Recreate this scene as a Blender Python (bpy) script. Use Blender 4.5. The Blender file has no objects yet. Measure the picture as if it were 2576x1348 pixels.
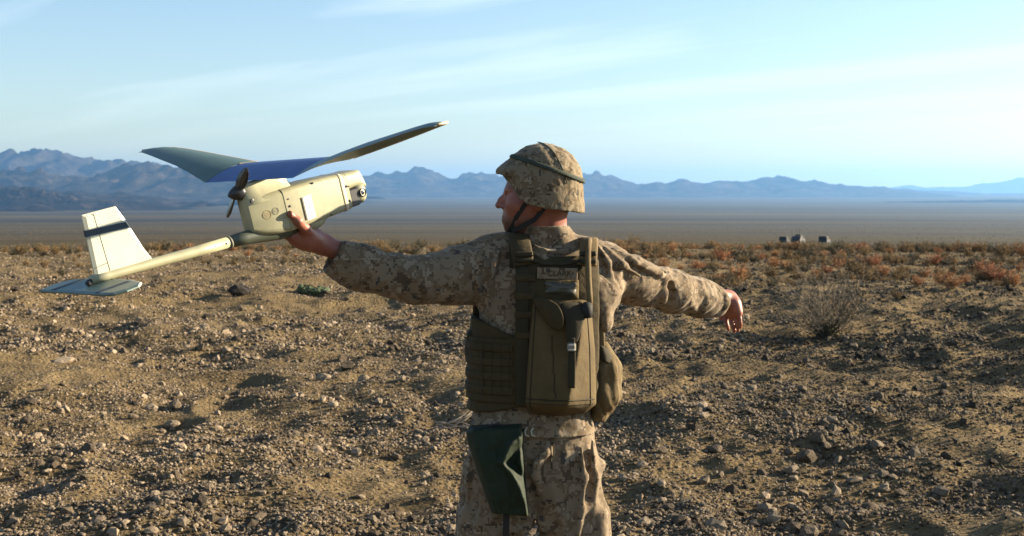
import bpy, math, random
import numpy as np
from mathutils import Vector, Matrix

# ------------------------------------------------------------------ camera, sky, sun, exposure
scene = bpy.context.scene
col = scene.collection
CAM_Z = 1.72
FPX = 3435.0            # focal length in pixels of a 2576 px wide picture
cam_data = bpy.data.cameras.new('camera')
cam_data.sensor_width = 36.0
cam_data.lens = 36.0 * FPX / 2576.0
cam_data.shift_y = -(674 - 478) / 2576.0
cam_data.dof.use_dof = True; cam_data.dof.focus_distance = 3.9; cam_data.dof.aperture_fstop = 11.0
cam_data.clip_start = 0.1
cam_data.clip_end = 200000.0
cam = bpy.data.objects.new('camera', cam_data)
cam.location = (0, 0, CAM_Z)
cam.rotation_euler = (math.radians(90), 0, 0)
col.objects.link(cam)
scene.camera = cam

SUN_EL = math.radians(17.5)
SUN_AZ = math.radians(15.0)      # degrees beyond straight right
sdir = Vector((math.cos(SUN_EL) * math.cos(SUN_AZ), math.cos(SUN_EL) * math.sin(SUN_AZ), math.sin(SUN_EL)))
sun_data = bpy.data.lights.new('sun', 'SUN')
sun_data.energy = 5.0
sun_data.angle = math.radians(0.53)
sun_data.color = (1.0, 0.83, 0.60)
sun = bpy.data.objects.new('sun', sun_data)
sun.rotation_euler = sdir.to_track_quat('Z', 'Y').to_euler()
sun.location = (30, 8, 20)
col.objects.link(sun)

world = bpy.data.worlds.new('World')
scene.world = world
world.use_nodes = True
wn = world.node_tree
wn.nodes.clear()
def N(t, ty, **kw):
    n = t.nodes.new(ty)
    for k, v in kw.items():
        if k.startswith('i_'):
            n.inputs[k[2:].replace('_', ' ')].default_value = v
        else:
            setattr(n, k, v)
    return n
def L(t, a, b):
    t.links.new(a, b)
wo = N(wn, 'ShaderNodeOutputWorld')
bg = N(wn, 'ShaderNodeBackground')
bg.inputs['Strength'].default_value = 0.052
sky = N(wn, 'ShaderNodeTexSky')
sky.sky_type = 'NISHITA'
sky.sun_disc = False
sky.sun_elevation = SUN_EL
sky.sun_rotation = math.radians(90) - SUN_AZ      # clockwise from +Y
sky.altitude = 600
sky.air_density = 1.0
sky.dust_density = 0.9
sky.ozone_density = 2.0
# thin cirrus: streaks on a flat layer far above the ground
tc = N(wn, 'ShaderNodeTexCoord')
sep = N(wn, 'ShaderNodeSeparateXYZ'); L(wn, tc.outputs['Generated'], sep.inputs[0])
zz = N(wn, 'ShaderNodeMath', operation='MAXIMUM'); zz.inputs[1].default_value = 0.0
L(wn, sep.outputs[2], zz.inputs[0])
za = N(wn, 'ShaderNodeMath', operation='ADD'); za.inputs[1].default_value = 0.035
L(wn, zz.outputs[0], za.inputs[0])
dx = N(wn, 'ShaderNodeMath', operation='DIVIDE'); L(wn, sep.outputs[0], dx.inputs[0]); L(wn, za.outputs[0], dx.inputs[1])
dy = N(wn, 'ShaderNodeMath', operation='DIVIDE'); L(wn, sep.outputs[1], dy.inputs[0]); L(wn, za.outputs[0], dy.inputs[1])
cmb = N(wn, 'ShaderNodeCombineXYZ'); L(wn, dx.outputs[0], cmb.inputs[0]); L(wn, dy.outputs[0], cmb.inputs[1])
vr = N(wn, 'ShaderNodeVectorRotate', rotation_type='Z_AXIS'); vr.inputs['Angle'].default_value = math.radians(52)
L(wn, cmb.outputs[0], vr.inputs['Vector'])
mp = N(wn, 'ShaderNodeMapping'); mp.inputs['Scale'].default_value = (0.11, 0.62, 1)
L(wn, vr.outputs[0], mp.inputs['Vector'])
n1 = N(wn, 'ShaderNodeTexNoise'); n1.inputs['Scale'].default_value = 1.0; n1.inputs['Detail'].default_value = 8; n1.inputs['Roughness'].default_value = 0.5; n1.inputs['Distortion'].default_value = 0.5
L(wn, mp.outputs[0], n1.inputs['Vector'])
cr = N(wn, 'ShaderNodeValToRGB'); cr.color_ramp.elements[0].position = 0.50; cr.color_ramp.elements[1].position = 0.70
cr.color_ramp.elements[0].color = (0, 0, 0, 1); cr.color_ramp.elements[1].color = (0.34, 0.34, 0.34, 1)
L(wn, n1.outputs[0], cr.inputs[0])
mix = N(wn, 'ShaderNodeMixRGB'); mix.blend_type = 'MIX'; mix.inputs[2].default_value = (8.6, 8.9, 9.0, 1)
fd = N(wn, 'ShaderNodeMapRange'); fd.inputs['From Min'].default_value = 0.02; fd.inputs['From Max'].default_value = 0.11; L(wn, sep.outputs[2], fd.inputs[0])
cf = N(wn, 'ShaderNodeMath', operation='MULTIPLY'); L(wn, cr.outputs[0], cf.inputs[0]); L(wn, fd.outputs[0], cf.inputs[1])
L(wn, cf.outputs[0], mix.inputs[0]); L(wn, sky.outputs[0], mix.inputs[1])
L(wn, mix.outputs[0], bg.inputs[0]); L(wn, bg.outputs[0], wo.inputs[0])

vs = scene.view_settings
vs.view_transform = 'Standard'; vs.look = 'None'; vs.exposure = 2.0; vs.gamma = 1.0; vs.use_curve_mapping = False
scene.render.engine = 'CYCLES'
scene.cycles.max_bounces = 5
scene.cycles.diffuse_bounces = 3
scene.cycles.glossy_bounces = 2
scene.cycles.transmission_bounces = 3
scene.cycles.transparent_max_bounces = 8
scene.cycles.volume_bounces = 0
scene.cycles.use_denoising = True
scene.cycles.denoiser = 'OPENIMAGEDENOISE'
scene.cycles.denoising_input_passes = 'RGB_ALBEDO_NORMAL'
scene.cycles.denoising_prefilter = 'ACCURATE'

# ------------------------------------------------------------------ helpers
random.seed(7)
rng = np.random.default_rng(7)
def at(px, py, y):
    """metres for a point that the 2576 px wide photograph shows at px, py when it stands y metres away"""
    return Vector(((px - 1288) / FPX * y, y, CAM_Z - (py - 478) / FPX * y))
def tag(o, label=None, cat=None, group=None, kind=None):
    if label: o['label'] = label
    if cat: o['category'] = cat
    if group: o['group'] = group
    if kind: o['kind'] = kind
    return o
def empty(name, loc=(0, 0, 0)):
    o = bpy.data.objects.new(name, None); o.location = loc; o.empty_display_size = 0.1
    col.objects.link(o); return o
def mesh_np(name, v, faces, smooth=True):
    """v: (n,3) array, faces: (m,3) or (m,4) array"""
    me = bpy.data.meshes.new(name)
    v = np.ascontiguousarray(v, dtype=np.float32); faces = np.ascontiguousarray(faces, dtype=np.int32)
    k = faces.shape[1]; m = len(faces)
    me.vertices.add(len(v)); me.vertices.foreach_set('co', v.ravel())
    me.loops.add(m * k); me.loops.foreach_set('vertex_index', faces.ravel())
    me.polygons.add(m)
    me.polygons.foreach_set('loop_start', np.arange(0, m * k, k, dtype=np.int32))
    me.polygons.foreach_set('use_smooth', np.full(m, smooth, dtype=bool))
    me.update(calc_edges=True); me.validate()
    return me
def mesh_py(name, v, f, smooth=False):
    me = bpy.data.meshes.new(name); me.from_pydata([tuple(p) for p in v], [], f)
    for p in me.polygons: p.use_smooth = smooth
    me.update(); return me
def link(name, me, mat=None, parent=None):
    o = bpy.data.objects.new(name, me)
    if mat is not None and me is not None and not me.materials: me.materials.append(mat)
    col.objects.link(o)
    if parent is not None: o.parent = parent
    return o
class MB:
    """collects simple solids, all in one mesh"""
    def __init__(s): s.v = []; s.f = []
    def add(s, v, f):
        b = len(s.v); s.v += [tuple(p) for p in v]; s.f += [tuple(i + b for i in q) for q in f]; return s
    def loft(s, rings, cap=True, closed=False):
        n = len(rings[0]); v = [p for r in rings for p in r]; f = []
        m = len(rings)
        for i in range(m if closed else m - 1):
            j = (i + 1) % m
            for k in range(n):
                f.append((i * n + k, i * n + (k + 1) % n, j * n + (k + 1) % n, j * n + k))
        if cap and not closed:
            f.append(tuple(range(n - 1, -1, -1))); f.append(tuple((m - 1) * n + k for k in range(n)))
        return s.add(v, f)
    def box(s, c, size, rot=None, bev=0.0):
        hx, hy, hz = [q / 2 for q in size]; R = rot or Matrix.Identity(3); c = Vector(c)
        b = min(bev, hx * .9, hy * .9, hz * .9)
        if b <= 0:
            pts = [c + R @ Vector((x * hx, y * hy, z * hz)) for z in (-1, 1) for x, y in ((-1, -1), (1, -1), (1, 1), (-1, 1))]
            return s.add(pts, [(3, 2, 1, 0), (4, 5, 6, 7), (0, 1, 5, 4), (1, 2, 6, 5), (2, 3, 7, 6), (3, 0, 4, 7)])
        def ring(z, i):
            o = []
            for sx, sy in ((-1, -1), (1, -1), (1, 1), (-1, 1)):
                a = Vector((sx * (hx - i), sy * (hy - i - b), z)); d = Vector((sx * (hx - i - b), sy * (hy - i), z))
                o += [a, d] if sx * sy < 0 else [a, d]
            # order corners consistently around
            o = [Vector((-(hx - i), -(hy - i - b), z)), Vector((-(hx - i - b), -(hy - i), z)), Vector(((hx - i - b), -(hy - i), z)), Vector(((hx - i), -(hy - i - b), z)),
                 Vector(((hx - i), (hy - i - b), z)), Vector(((hx - i - b), (hy - i), z)), Vector((-(hx - i - b), (hy - i), z)), Vector((-(hx - i), (hy - i - b), z))]
            return [c + R @ p for p in o]
        return s.loft([ring(-hz, b * .999), ring(-hz + b, 0), ring(hz - b, 0), ring(hz, b * .999)])
    def tube(s, pts, rad, n=8, cap=True):
        pts = [Vector(p) for p in pts]
        if not hasattr(rad, '__len__'): rad = [rad] * len(pts)
        rings = []; up = None
        for i, p in enumerate(pts):
            d = (pts[min(i + 1, len(pts) - 1)] - pts[max(i - 1, 0)]).normalized()
            if up is None:
                up = Vector((0, 0, 1)) if abs(d.z) < .9 else Vector((1, 0, 0))
            a = d.cross(up).normalized(); b = a.cross(d).normalized(); up = b
            rings.append([p + (a * math.cos(t) + b * math.sin(t)) * rad[i] for t in [2 * math.pi * k / n for k in range(n)]])
        return s.loft(rings, cap)
    def lathe(s, o, axis, prof, n=16):
        """prof: list of (distance along axis, radius)"""
        o = Vector(o); d = Vector(axis).normalized(); t = Vector((0, 0, 1)) if abs(d.z) < .9 else Vector((1, 0, 0))
        a = d.cross(t).normalized(); b = d.cross(a)
        return s.loft([[o + d * h + (a * math.cos(q) + b * math.sin(q)) * max(r, 1e-4) for q in [2 * math.pi * k / n for k in range(n)]] for h, r in prof])
    def build(s, name, mat, parent=None, smooth=False, xf=None):
        v = s.v if xf is None else [xf @ Vector(p) for p in s.v]
        return link(name, mesh_py(name, v, s.f, smooth), mat, parent)

# value-gradient noise in numpy --------------------------------------------------
_perm = np.random.default_rng(3).permutation(256).astype(np.int64); _perm = np.concatenate([_perm] * 4)
_g3 = np.random.default_rng(5).normal(size=(256, 3)); _g3 /= np.linalg.norm(_g3, axis=1)[:, None]
def noise3(x, y, z):
    x, y, z = [np.asarray(q, dtype=np.float64) for q in np.broadcast_arrays(x, y, z)]
    xi = np.floor(x).astype(np.int64); yi = np.floor(y).astype(np.int64); zi = np.floor(z).astype(np.int64)
    xf, yf, zf = x - xi, y - yi, z - zi
    u, v, w = [t * t * t * (t * (t * 6 - 15) + 10) for t in (xf, yf, zf)]
    out = 0
    for a in (0, 1):
        for b in (0, 1):
            for c in (0, 1):
                h = _perm[_perm[_perm[(xi + a) & 255] + ((yi + b) & 255)] + ((zi + c) & 255)] & 255
                g = _g3[h]
                d = g[..., 0] * (xf - a) + g[..., 1] * (yf - b) + g[..., 2] * (zf - c)
                out = out + d * (u if a else 1 - u) * (v if b else 1 - v) * (w if c else 1 - w)
    return out * 1.6
def fbm(x, y, z=0.0, o=4, lac=2.03, g=0.5):
    s = 0; a = 1.0; t = 0
    for i in range(o):
        s = s + a * noise3(x * lac ** i + 17.3 * i, y * lac ** i + 3.1 * i, z * lac ** i + 9.7 * i); t += a; a *= g
    return s / t
def ridged(x, y, z=0.0, o=5, lac=2.1, g=0.5):
    s = 0; a = 1.0; t = 0
    for i in range(o):
        s = s + a * (1 - np.abs(noise3(x * lac ** i + 7.1 * i, y * lac ** i + 5.3 * i, z + 2.2 * i))) ** 2; t += a; a *= g
    return s / t

# materials ----------------------------------------------------------------------
def mat_new(name):
    m = bpy.data.materials.new(name); m.use_nodes = True; t = m.node_tree
    return m, t, t.nodes['Principled BSDF']
def ramp(t, stops, fac=None, interp='LINEAR'):
    r = t.nodes.new('ShaderNodeValToRGB'); r.color_ramp.interpolation = interp
    e = r.color_ramp.elements
    e[0].position, e[0].color = stops[0][0], (*stops[0][1], 1)
    e[1].position, e[1].color = stops[-1][0], (*stops[-1][1], 1)
    for p, c in stops[1:-1]:
        q = e.new(p); q.color = (*c, 1)
    if fac is not None: t.links.new(fac, r.inputs[0])
    return r
def tnoise(t, scale, detail=4, rough=0.5, vec=None, dist=0.0):
    n = t.nodes.new('ShaderNodeTexNoise'); n.inputs['Scale'].default_value = scale; n.inputs['Detail'].default_value = detail
    n.inputs['Roughness'].default_value = rough; n.inputs['Distortion'].default_value = dist
    if vec is not None: t.links.new(vec, n.inputs['Vector'])
    return n
def bump(t, bs, height, strength=0.5, dist=0.01):
    b = t.nodes.new('ShaderNodeBump'); b.inputs['Strength'].default_value = strength; b.inputs['Distance'].default_value = dist
    t.links.new(height, b.inputs['Height']); t.links.new(b.outputs[0], bs.inputs['Normal']); return b
def obj_coord(t):
    return t.nodes.new('ShaderNodeTexCoord').outputs['Object']
def geo_pos(t):
    return t.nodes.new('ShaderNodeNewGeometry').outputs['Position']
def simple_mat(name, c, rough=0.6, var=0.12, scale=30, bump_s=0.0, bump_scale=200, metal=0.0, spec=0.5):
    m, t, b = mat_new(name)
    oc = obj_coord(t); n = tnoise(t, scale, 5, 0.6, oc)
    lo = tuple(max(0, q * (1 - var)) for q in c); hi = tuple(min(1, q * (1 + var)) for q in c)
    r = ramp(t, [(0.3, lo), (0.7, hi)], n.outputs[0]); t.links.new(r.outputs[0], b.inputs['Base Color'])
    b.inputs['Roughness'].default_value = rough; b.inputs['Metallic'].default_value = metal
    b.inputs['Specular IOR Level'].default_value = spec
    if bump_s:
        n2 = tnoise(t, bump_scale, 3, 0.6, oc); bump(t, b, n2.outputs[0], bump_s, 0.002)
    return m
# ------------------------------------------------------------------ the land
_zd = np.array([0, 24, 45, 55, 70, 100, 200, 350, 435, 600, 1000, 2000, 4000, 8000, 15000, 23000, 45000], float)
_zv = np.array([0, 0, -.22, -.78, -1.65, -3.1, -7.4, -12.7, -15.2, -20.5, -33, -58, -88, -118, -128, -104, -70], float)
def land(x, y, fine=True):
    x = np.asarray(x, float); y = np.asarray(y, float)
    d = np.hypot(x, y)
    z = np.interp(np.log(d + 5), np.log(_zd + 5), _zv)
    near = np.clip(1.45 - d / 42, .12, 1) * np.clip(1.6 - d / 60, 0, 1)
    f = 0.18 * noise3(x / 5.2, y / 5.2, 1.5) + 0.15 * noise3(x / 1.8, y / 2.1, 4.5) + 0.12 * ridged(x / 1.0, y / 1.1, 8.5, 2) - 0.05
    f = f + 0.052 * noise3(x / 0.42, y / 0.42, 6.5) + 0.015 * noise3(x / 0.16, y / 0.16, 2.5)
    flat = np.clip((np.hypot(x - .06, y - 4) - .5) / 1.5, 0, 1)
    z = z + near * f * flat
    far = np.clip((d - 60) / 300, 0, 1) * np.clip(d / 4000, .05, 1)
    z = z + far * 5.0 * fbm(x / 900, y / 900, 3.3, 3)
    return z
def ground_mesh():
    r = [0.0]
    q = 0.4
    while q < 45000:
        r.append(q)
        q *= 1.0085 if 5.5 < q < 55 else (1.05 if q < 5.5 else 1.025)
    r = np.array(r[1:])
    ang = np.concatenate([np.radians(np.arange(-38, 38, 0.11)), np.radians(np.arange(38, 322, 2.0))])
    A, Rr = np.meshgrid(ang, r)
    X = Rr * np.sin(A); Y = Rr * np.cos(A); Z = land(X, Y)
    m, n = X.shape
    v = np.stack([X, Y, Z], -1).reshape(-1, 3)
    i = np.arange(m - 1)[:, None] * n; k = np.arange(n)[None, :]; k2 = (k + 1) % n
    f = np.stack([i + k, i + n + k, i + n + k2, i + k2], -1).reshape(-1, 4)
    v = np.vstack([v, [[0, 0, 0]]])
    me = mesh_np('ground', v, f[:, ::-1])
    return me
def ground_mat():
    m, t, b = mat_new('desert_ground')
    g = geo_pos(t)
    big = tnoise(t, 0.55, 5, 0.6, g); mid = tnoise(t, 4.0, 6, 0.65, g); fine = tnoise(t, 45, 5, 0.7, g)
    soil = ramp(t, [(0.25, (0.088, 0.066, 0.036)), (0.5, (0.155, 0.120, 0.066)), (0.75, (0.235, 0.185, 0.106))], mid.outputs[0])
    grit = ramp(t, [(0.3, (0.45, 0.42, 0.38)), (0.7, (1.25, 1.2, 1.12))], fine.outputs[0])
    mx = N(t, 'ShaderNodeMixRGB', blend_type='MULTIPLY'); mx.inputs[0].default_value = 0.75
    L(t, soil.outputs[0], mx.inputs[1]); L(t, grit.outputs[0], mx.inputs[2])
    # far valley: brush-covered plain with long pale and dark bands
    sx = N(t, 'ShaderNodeMapping'); sx.inputs['Scale'].default_value = (0.00022, 0.0013, 0); L(t, g, sx.inputs[0])
    fn = tnoise(t, 1.0, 7, 0.62, sx.outputs[0], 0.3)
    plain = ramp(t, [(0.30, (0.018, 0.0135, 0.004)), (0.46, (0.042, 0.032, 0.010)), (0.60, (0.072, 0.056, 0.020)), (0.76, (0.13, 0.102, 0.042))], fn.outputs[0])
    sp = tnoise(t, 0.09, 6, 0.75, g)
    spk = ramp(t, [(0.35, (0.55, 0.52, 0.45)), (0.65, (1.2, 1.2, 1.15))], sp.outputs[0])
    pm = N(t, 'ShaderNodeMixRGB', blend_type='MULTIPLY'); pm.inputs[0].default_value = 0.8
    L(t, plain.outputs[0], pm.inputs[1]); L(t, spk.outputs[0], pm.inputs[2])
    ln = N(t, 'ShaderNodeVectorMath', operation='LENGTH'); L(t, g, ln.inputs[0])
    mr = N(t, 'ShaderNodeMapRange'); mr.inputs['From Min'].default_value = 36; mr.inputs['From Max'].default_value = 75; L(t, ln.outputs['Value'], mr.inputs[0])
    fm = N(t, 'ShaderNodeMixRGB'); L(t, mr.outputs[0], fm.inputs[0]); L(t, mx.outputs[0], fm.inputs[1]); L(t, pm.outputs[0], fm.inputs[2])
    bg2 = ramp(t, [(0.3, (0.8, 0.78, 0.76)), (0.7, (1.12, 1.1, 1.06))], big.outputs[0])
    fin = N(t, 'ShaderNodeMixRGB', blend_type='MULTIPLY'); fin.inputs[0].default_value = 1.0
    L(t, fm.outputs[0], fin.inputs[1]); L(t, bg2.outputs[0], fin.inputs[2])
    L(t, fin.outputs[0], b.inputs['Base Color'])
    b.inputs['Roughness'].default_value = 0.95; b.inputs['Specular IOR Level'].default_value = 0.1
    h = N(t, 'ShaderNodeMath', operation='ADD'); L(t, mid.outputs[0], h.inputs[0])
    vor = N(t, 'ShaderNodeTexVoronoi'); vor.inputs['Scale'].default_value = 30; L(t, g, vor.inputs['Vector'])
    hh = N(t, 'ShaderNodeMath', operation='SUBTRACT'); L(t, h.outputs[0], hh.inputs[0]); L(t, vor.outputs['Distance'], hh.inputs[1])
    L(t, fine.outputs[0], h.inputs[1])
    bump(t, b, hh.outputs[0], 0.9, 0.03)
    return m
ground = link('ground', ground_mesh(), ground_mat())
tag(ground, 'stony tan desert floor running out to a wide brushy valley', 'ground', kind='structure')

# mountains -----------------------------------------------------------------------
def hill_mat(name, c1, c2, c3):
    m, t, b = mat_new(name)
    g = geo_pos(t)
    n = tnoise(t, 0.004, 8, 0.65, g)
    r = ramp(t, [(0.3, c1), (0.5, c2), (0.72, c3)], n.outputs[0]); L(t, r.outputs[0], b.inputs['Base Color'])
    b.inputs['Roughness'].default_value = 1.0; b.inputs['Specular IOR Level'].default_value = 0.0
    n2 = tnoise(t, 0.012, 8, 0.7, g); bump(t, b, n2.outputs[0], 1.0, 60)
    return m
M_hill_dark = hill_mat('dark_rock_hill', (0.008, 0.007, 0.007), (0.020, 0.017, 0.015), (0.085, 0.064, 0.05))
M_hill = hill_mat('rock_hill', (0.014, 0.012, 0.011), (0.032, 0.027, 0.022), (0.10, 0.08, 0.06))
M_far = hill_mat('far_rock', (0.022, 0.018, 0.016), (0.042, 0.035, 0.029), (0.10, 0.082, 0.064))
def range_mesh(name, dist, depth, prof, base_py, cell, rough, seed, mat, label, n_depth=None, feature=None):
    """a mountain range: prof is its skyline (px, py in the 2576 px picture), dist its distance, depth its thickness"""
    px = np.array([p[0] for p in prof], float); py = np.array([p[1] for p in prof], float)
    x0 = (px[0] - 1288) / FPX * dist; x1 = (px[-1] - 1288) / FPX * dist
    zpk = CAM_Z - (py - 478) / FPX * dist; xs_pk = (px - 1288) / FPX * dist
    zbase = CAM_Z - (base_py - 478) / FPX * dist
    nx = int((x1 - x0) / cell); ny = n_depth or int(depth / cell)
    X, T = np.meshgrid(np.linspace(x0, x1, nx), np.linspace(-1, 1, ny))
    Y = dist + T * depth / 2
    env = np.interp(X * dist / Y, xs_pk, zpk) - zbase
    env = np.maximum(env, 0)
    fs = feature or depth * 0.24
    rg = ridged(X / fs + seed, Y / fs, seed * 1.7, 6, 2.15, 0.52)
    rg = (rg - rg.min()) / (rg.max() - rg.min())
    w = np.clip(1 - np.abs(T) ** 1.5, 0, 1)
    shape = w * (1 - rough + rough * 1.6 * rg)
    Z = env * shape / np.mean(shape.max(0)) * .95
    Z = zbase + Z - 8 * (1 - w) - 4
    v = np.stack([X, Y, Z], -1).reshape(-1, 3)
    i = np.arange(ny - 1)[:, None] * nx; j = np.arange(nx - 1)[None, :]
    f = np.stack([i + j, i + j + 1, i + nx + j + 1, i + nx + j], -1).reshape(-1, 4)
    o = link(name, mesh_np(name, v, f, True), mat)
    tag(o, label, 'mountains', kind='structure'); return o
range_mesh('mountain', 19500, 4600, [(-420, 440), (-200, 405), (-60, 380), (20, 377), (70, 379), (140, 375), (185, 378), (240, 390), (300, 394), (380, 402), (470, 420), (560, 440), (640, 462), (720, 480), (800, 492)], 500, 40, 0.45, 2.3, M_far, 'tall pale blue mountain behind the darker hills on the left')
range_mesh('mountain', 14000, 4000, [(-420, 455), (-150, 440), (-30, 432), (40, 420), (90, 424), (150, 434), (230, 432), (320, 418), (400, 412), (455, 416), (520, 405), (560, 412), (600, 420), (660, 437), (720, 452), (800, 470), (860, 482), (930, 492)], 500, 34, 0.75, 5.1, M_hill, 'rugged mid blue mountain ridge under the wing of the aircraft')
range_mesh('hill', 10500, 3300, [(-500, 470), (-200, 455), (-60, 462), (10, 466), (60, 470), (110, 474), (180, 480), (250, 486), (330, 484), (400, 490), (450, 498), (500, 503), (560, 507)], 517, 20, 0.8, 9.4, M_hill_dark, 'dark craggy foothills left of the tail fin')
range_mesh('hill', 8600, 900, [(-250, 503), (-120, 492), (-40, 480), (30, 470), (70, 470), (110, 480), (170, 492), (230, 500), (290, 494), (340, 500), (400, 511), (440, 519), (470, 523)], 524, 10, 0.7, 12.7, M_hill_dark, 'low dark rocky ridge trailing off behind the tail fin')
range_mesh('hill', 7600, 520, [(-40, 529), (10, 524), (40, 516), (70, 511), (100, 511), (130, 519), (165, 529)], 530, 9, 0.45, 15.2, M_hill_dark, 'small dark mound at the foot of the left hills')
range_mesh('hill', 9200, 420, [(468, 514), (485, 508), (500, 503), (512, 502), (524, 507), (532, 513)], 514.5, 8, 0.35, 18.2, M_hill_dark, 'lone small dark butte standing on the valley floor')
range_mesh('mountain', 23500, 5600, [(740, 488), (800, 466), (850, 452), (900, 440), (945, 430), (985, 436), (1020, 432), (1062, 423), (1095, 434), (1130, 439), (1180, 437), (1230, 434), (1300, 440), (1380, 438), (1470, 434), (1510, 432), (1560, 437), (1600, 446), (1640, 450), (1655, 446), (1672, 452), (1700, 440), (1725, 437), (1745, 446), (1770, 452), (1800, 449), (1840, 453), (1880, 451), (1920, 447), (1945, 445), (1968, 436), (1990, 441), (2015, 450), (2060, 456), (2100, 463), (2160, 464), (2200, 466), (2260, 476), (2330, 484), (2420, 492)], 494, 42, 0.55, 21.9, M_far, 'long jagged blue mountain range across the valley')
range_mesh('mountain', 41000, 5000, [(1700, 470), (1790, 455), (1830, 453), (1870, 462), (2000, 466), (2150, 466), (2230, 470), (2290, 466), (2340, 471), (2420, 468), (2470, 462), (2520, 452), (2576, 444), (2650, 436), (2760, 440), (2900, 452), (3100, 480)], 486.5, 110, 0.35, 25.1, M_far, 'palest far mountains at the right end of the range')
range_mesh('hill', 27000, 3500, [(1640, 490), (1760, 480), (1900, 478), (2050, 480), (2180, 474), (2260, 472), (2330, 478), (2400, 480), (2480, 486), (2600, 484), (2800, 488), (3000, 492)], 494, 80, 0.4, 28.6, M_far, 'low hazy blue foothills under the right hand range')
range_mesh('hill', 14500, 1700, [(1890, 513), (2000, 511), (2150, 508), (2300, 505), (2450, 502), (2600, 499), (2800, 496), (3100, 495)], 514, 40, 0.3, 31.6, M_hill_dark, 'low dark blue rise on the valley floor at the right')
range_mesh('hill', 2050, 36, [(975, 583), (992, 578), (1010, 574), (1030, 574), (1048, 577), (1066, 583)], 583.5, 1.0, 0.3, 33.0, M_hill_dark, 'dark low mound on the plain below the blue range')

# haze ------------------------------------------------------------------------------
def haze():
    mb = MB(); mb.box((0, 0, 260), (96000, 96000, 820))
    m = bpy.data.materials.new('desert_haze'); m.use_nodes = True; t = m.node_tree; t.nodes.clear()
    out = t.nodes.new('ShaderNodeOutputMaterial'); pv = t.nodes.new('ShaderNodeVolumePrincipled')
    pv.inputs['Color'].default_value = (0.24, 0.53, 1.0, 1); pv.inputs['Density'].default_value = 3.0e-5
    pv.inputs['Density Attribute'].default_value = ''
    pv.inputs['Anisotropy'].default_value = 0.45
    L(t, pv.outputs[0], out.inputs['Volume'])
    o = mb.build('haze', m); tag(o, 'thin blue desert haze over the valley', 'haze', kind='stuff'); return o
haze()
# ------------------------------------------------------------------ stones
def rock_mesh(name, seed, sub=2, flat=0.7, jag=0.30):
    import bmesh
    bm = bmesh.new(); bmesh.ops.create_icosphere(bm, subdivisions=sub, radius=0.5)
    v = np.array([q.co[:] for q in bm.verts]); r = np.random.default_rng(seed)
    # chop with random planes for angular faces
    for k in range(9):
        n = r.normal(size=3); n /= np.linalg.norm(n); d = r.uniform(0.26, 0.42)
        h = v @ n - d; v = v - np.outer(np.maximum(h, 0), n)
    v *= 1 + jag * 0.5 * noise3(v[:, 0] * 3 + seed, v[:, 1] * 3, v[:, 2] * 3)[:, None]
    v *= np.array([1.0, r.uniform(.65, .95), flat * r.uniform(.75, 1.1)])
    for q, c in zip(bm.verts, v): q.co = c
    me = bpy.data.meshes.new(name); bm.to_mesh(me); bm.free()
    return me
def rock_mat(name, c1, c2, c3):
    m, t, b = mat_new(name)
    oi = t.nodes.new('ShaderNodeObjectInfo'); oc = obj_coord(t); n = tnoise(t, 6, 6, 0.65, oc)
    base = ramp(t, [(0.0, c1), (0.35, c2), (0.7, c3), (1.0, tuple(q * 1.25 for q in c3))], oi.outputs['Random'])
    g = ramp(t, [(0.3, (0.62, 0.6, 0.57)), (0.7, (1.2, 1.18, 1.15))], n.outputs[0])
    mx = N(t, 'ShaderNodeMixRGB', blend_type='MULTIPLY'); mx.inputs[0].default_value = 1
    L(t, base.outputs[0], mx.inputs[1]); L(t, g.outputs[0], mx.inputs[2])
    ps = tnoise(t, 0.16, 3, 0.5, geo_pos(t)); sx = t.nodes.new('ShaderNodeSeparateXYZ'); L(t, geo_pos(t), sx.inputs[0])
    mr = N(t, 'ShaderNodeMath', operation='MULTIPLY_ADD'); mr.inputs[1].default_value = -0.055; L(t, sx.outputs[0], mr.inputs[0]); L(t, ps.outputs[0], mr.inputs[2])
    vn = ramp(t, [(0.25, (0.40, 0.42, 0.43)), (0.62, (1.0, 1.0, 1.0))], mr.outputs[0])      # desert varnish: darker stones lie on this side of the plateau
    m3 = N(t, 'ShaderNodeMixRGB', blend_type='MULTIPLY'); m3.inputs[0].default_value = 1
    L(t, mx.outputs[0], m3.inputs[1]); L(t, vn.outputs[0], m3.inputs[2]); L(t, m3.outputs[0], b.inputs['Base Color'])
    b.inputs['Roughness'].default_value = 0.9; b.inputs['Specular IOR Level'].default_value = 0.2
    n2 = tnoise(t, 14, 5, 0.7, oc); bump(t, b, n2.outputs[0], 0.5, 0.08)
    return m
M_rock = rock_mat('desert_stone', (0.05, 0.040, 0.030), (0.13, 0.102, 0.07), (0.28, 0.225, 0.16))
gravel_src = bpy.data.collections.new('stone_shapes')          # source shapes, not linked to the scene
for k in range(8):
    me = rock_mesh('stone_shape', 40 + k, 1, 0.42 + .07 * k, 0.7); me.materials.append(M_rock)
    gravel_src.objects.link(bpy.data.objects.new('stone_shape', me))
def fan_points(n, d0, d1, spread, power=1.0):
    """points on the ground in front of the camera's side of the plateau, denser towards d0"""
    d = d0 * (d1 / d0) ** (rng.random(n) ** power); a = rng.uniform(-1, 1, n) * np.radians(spread)
    return d * np.sin(a), d * np.cos(a)
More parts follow.
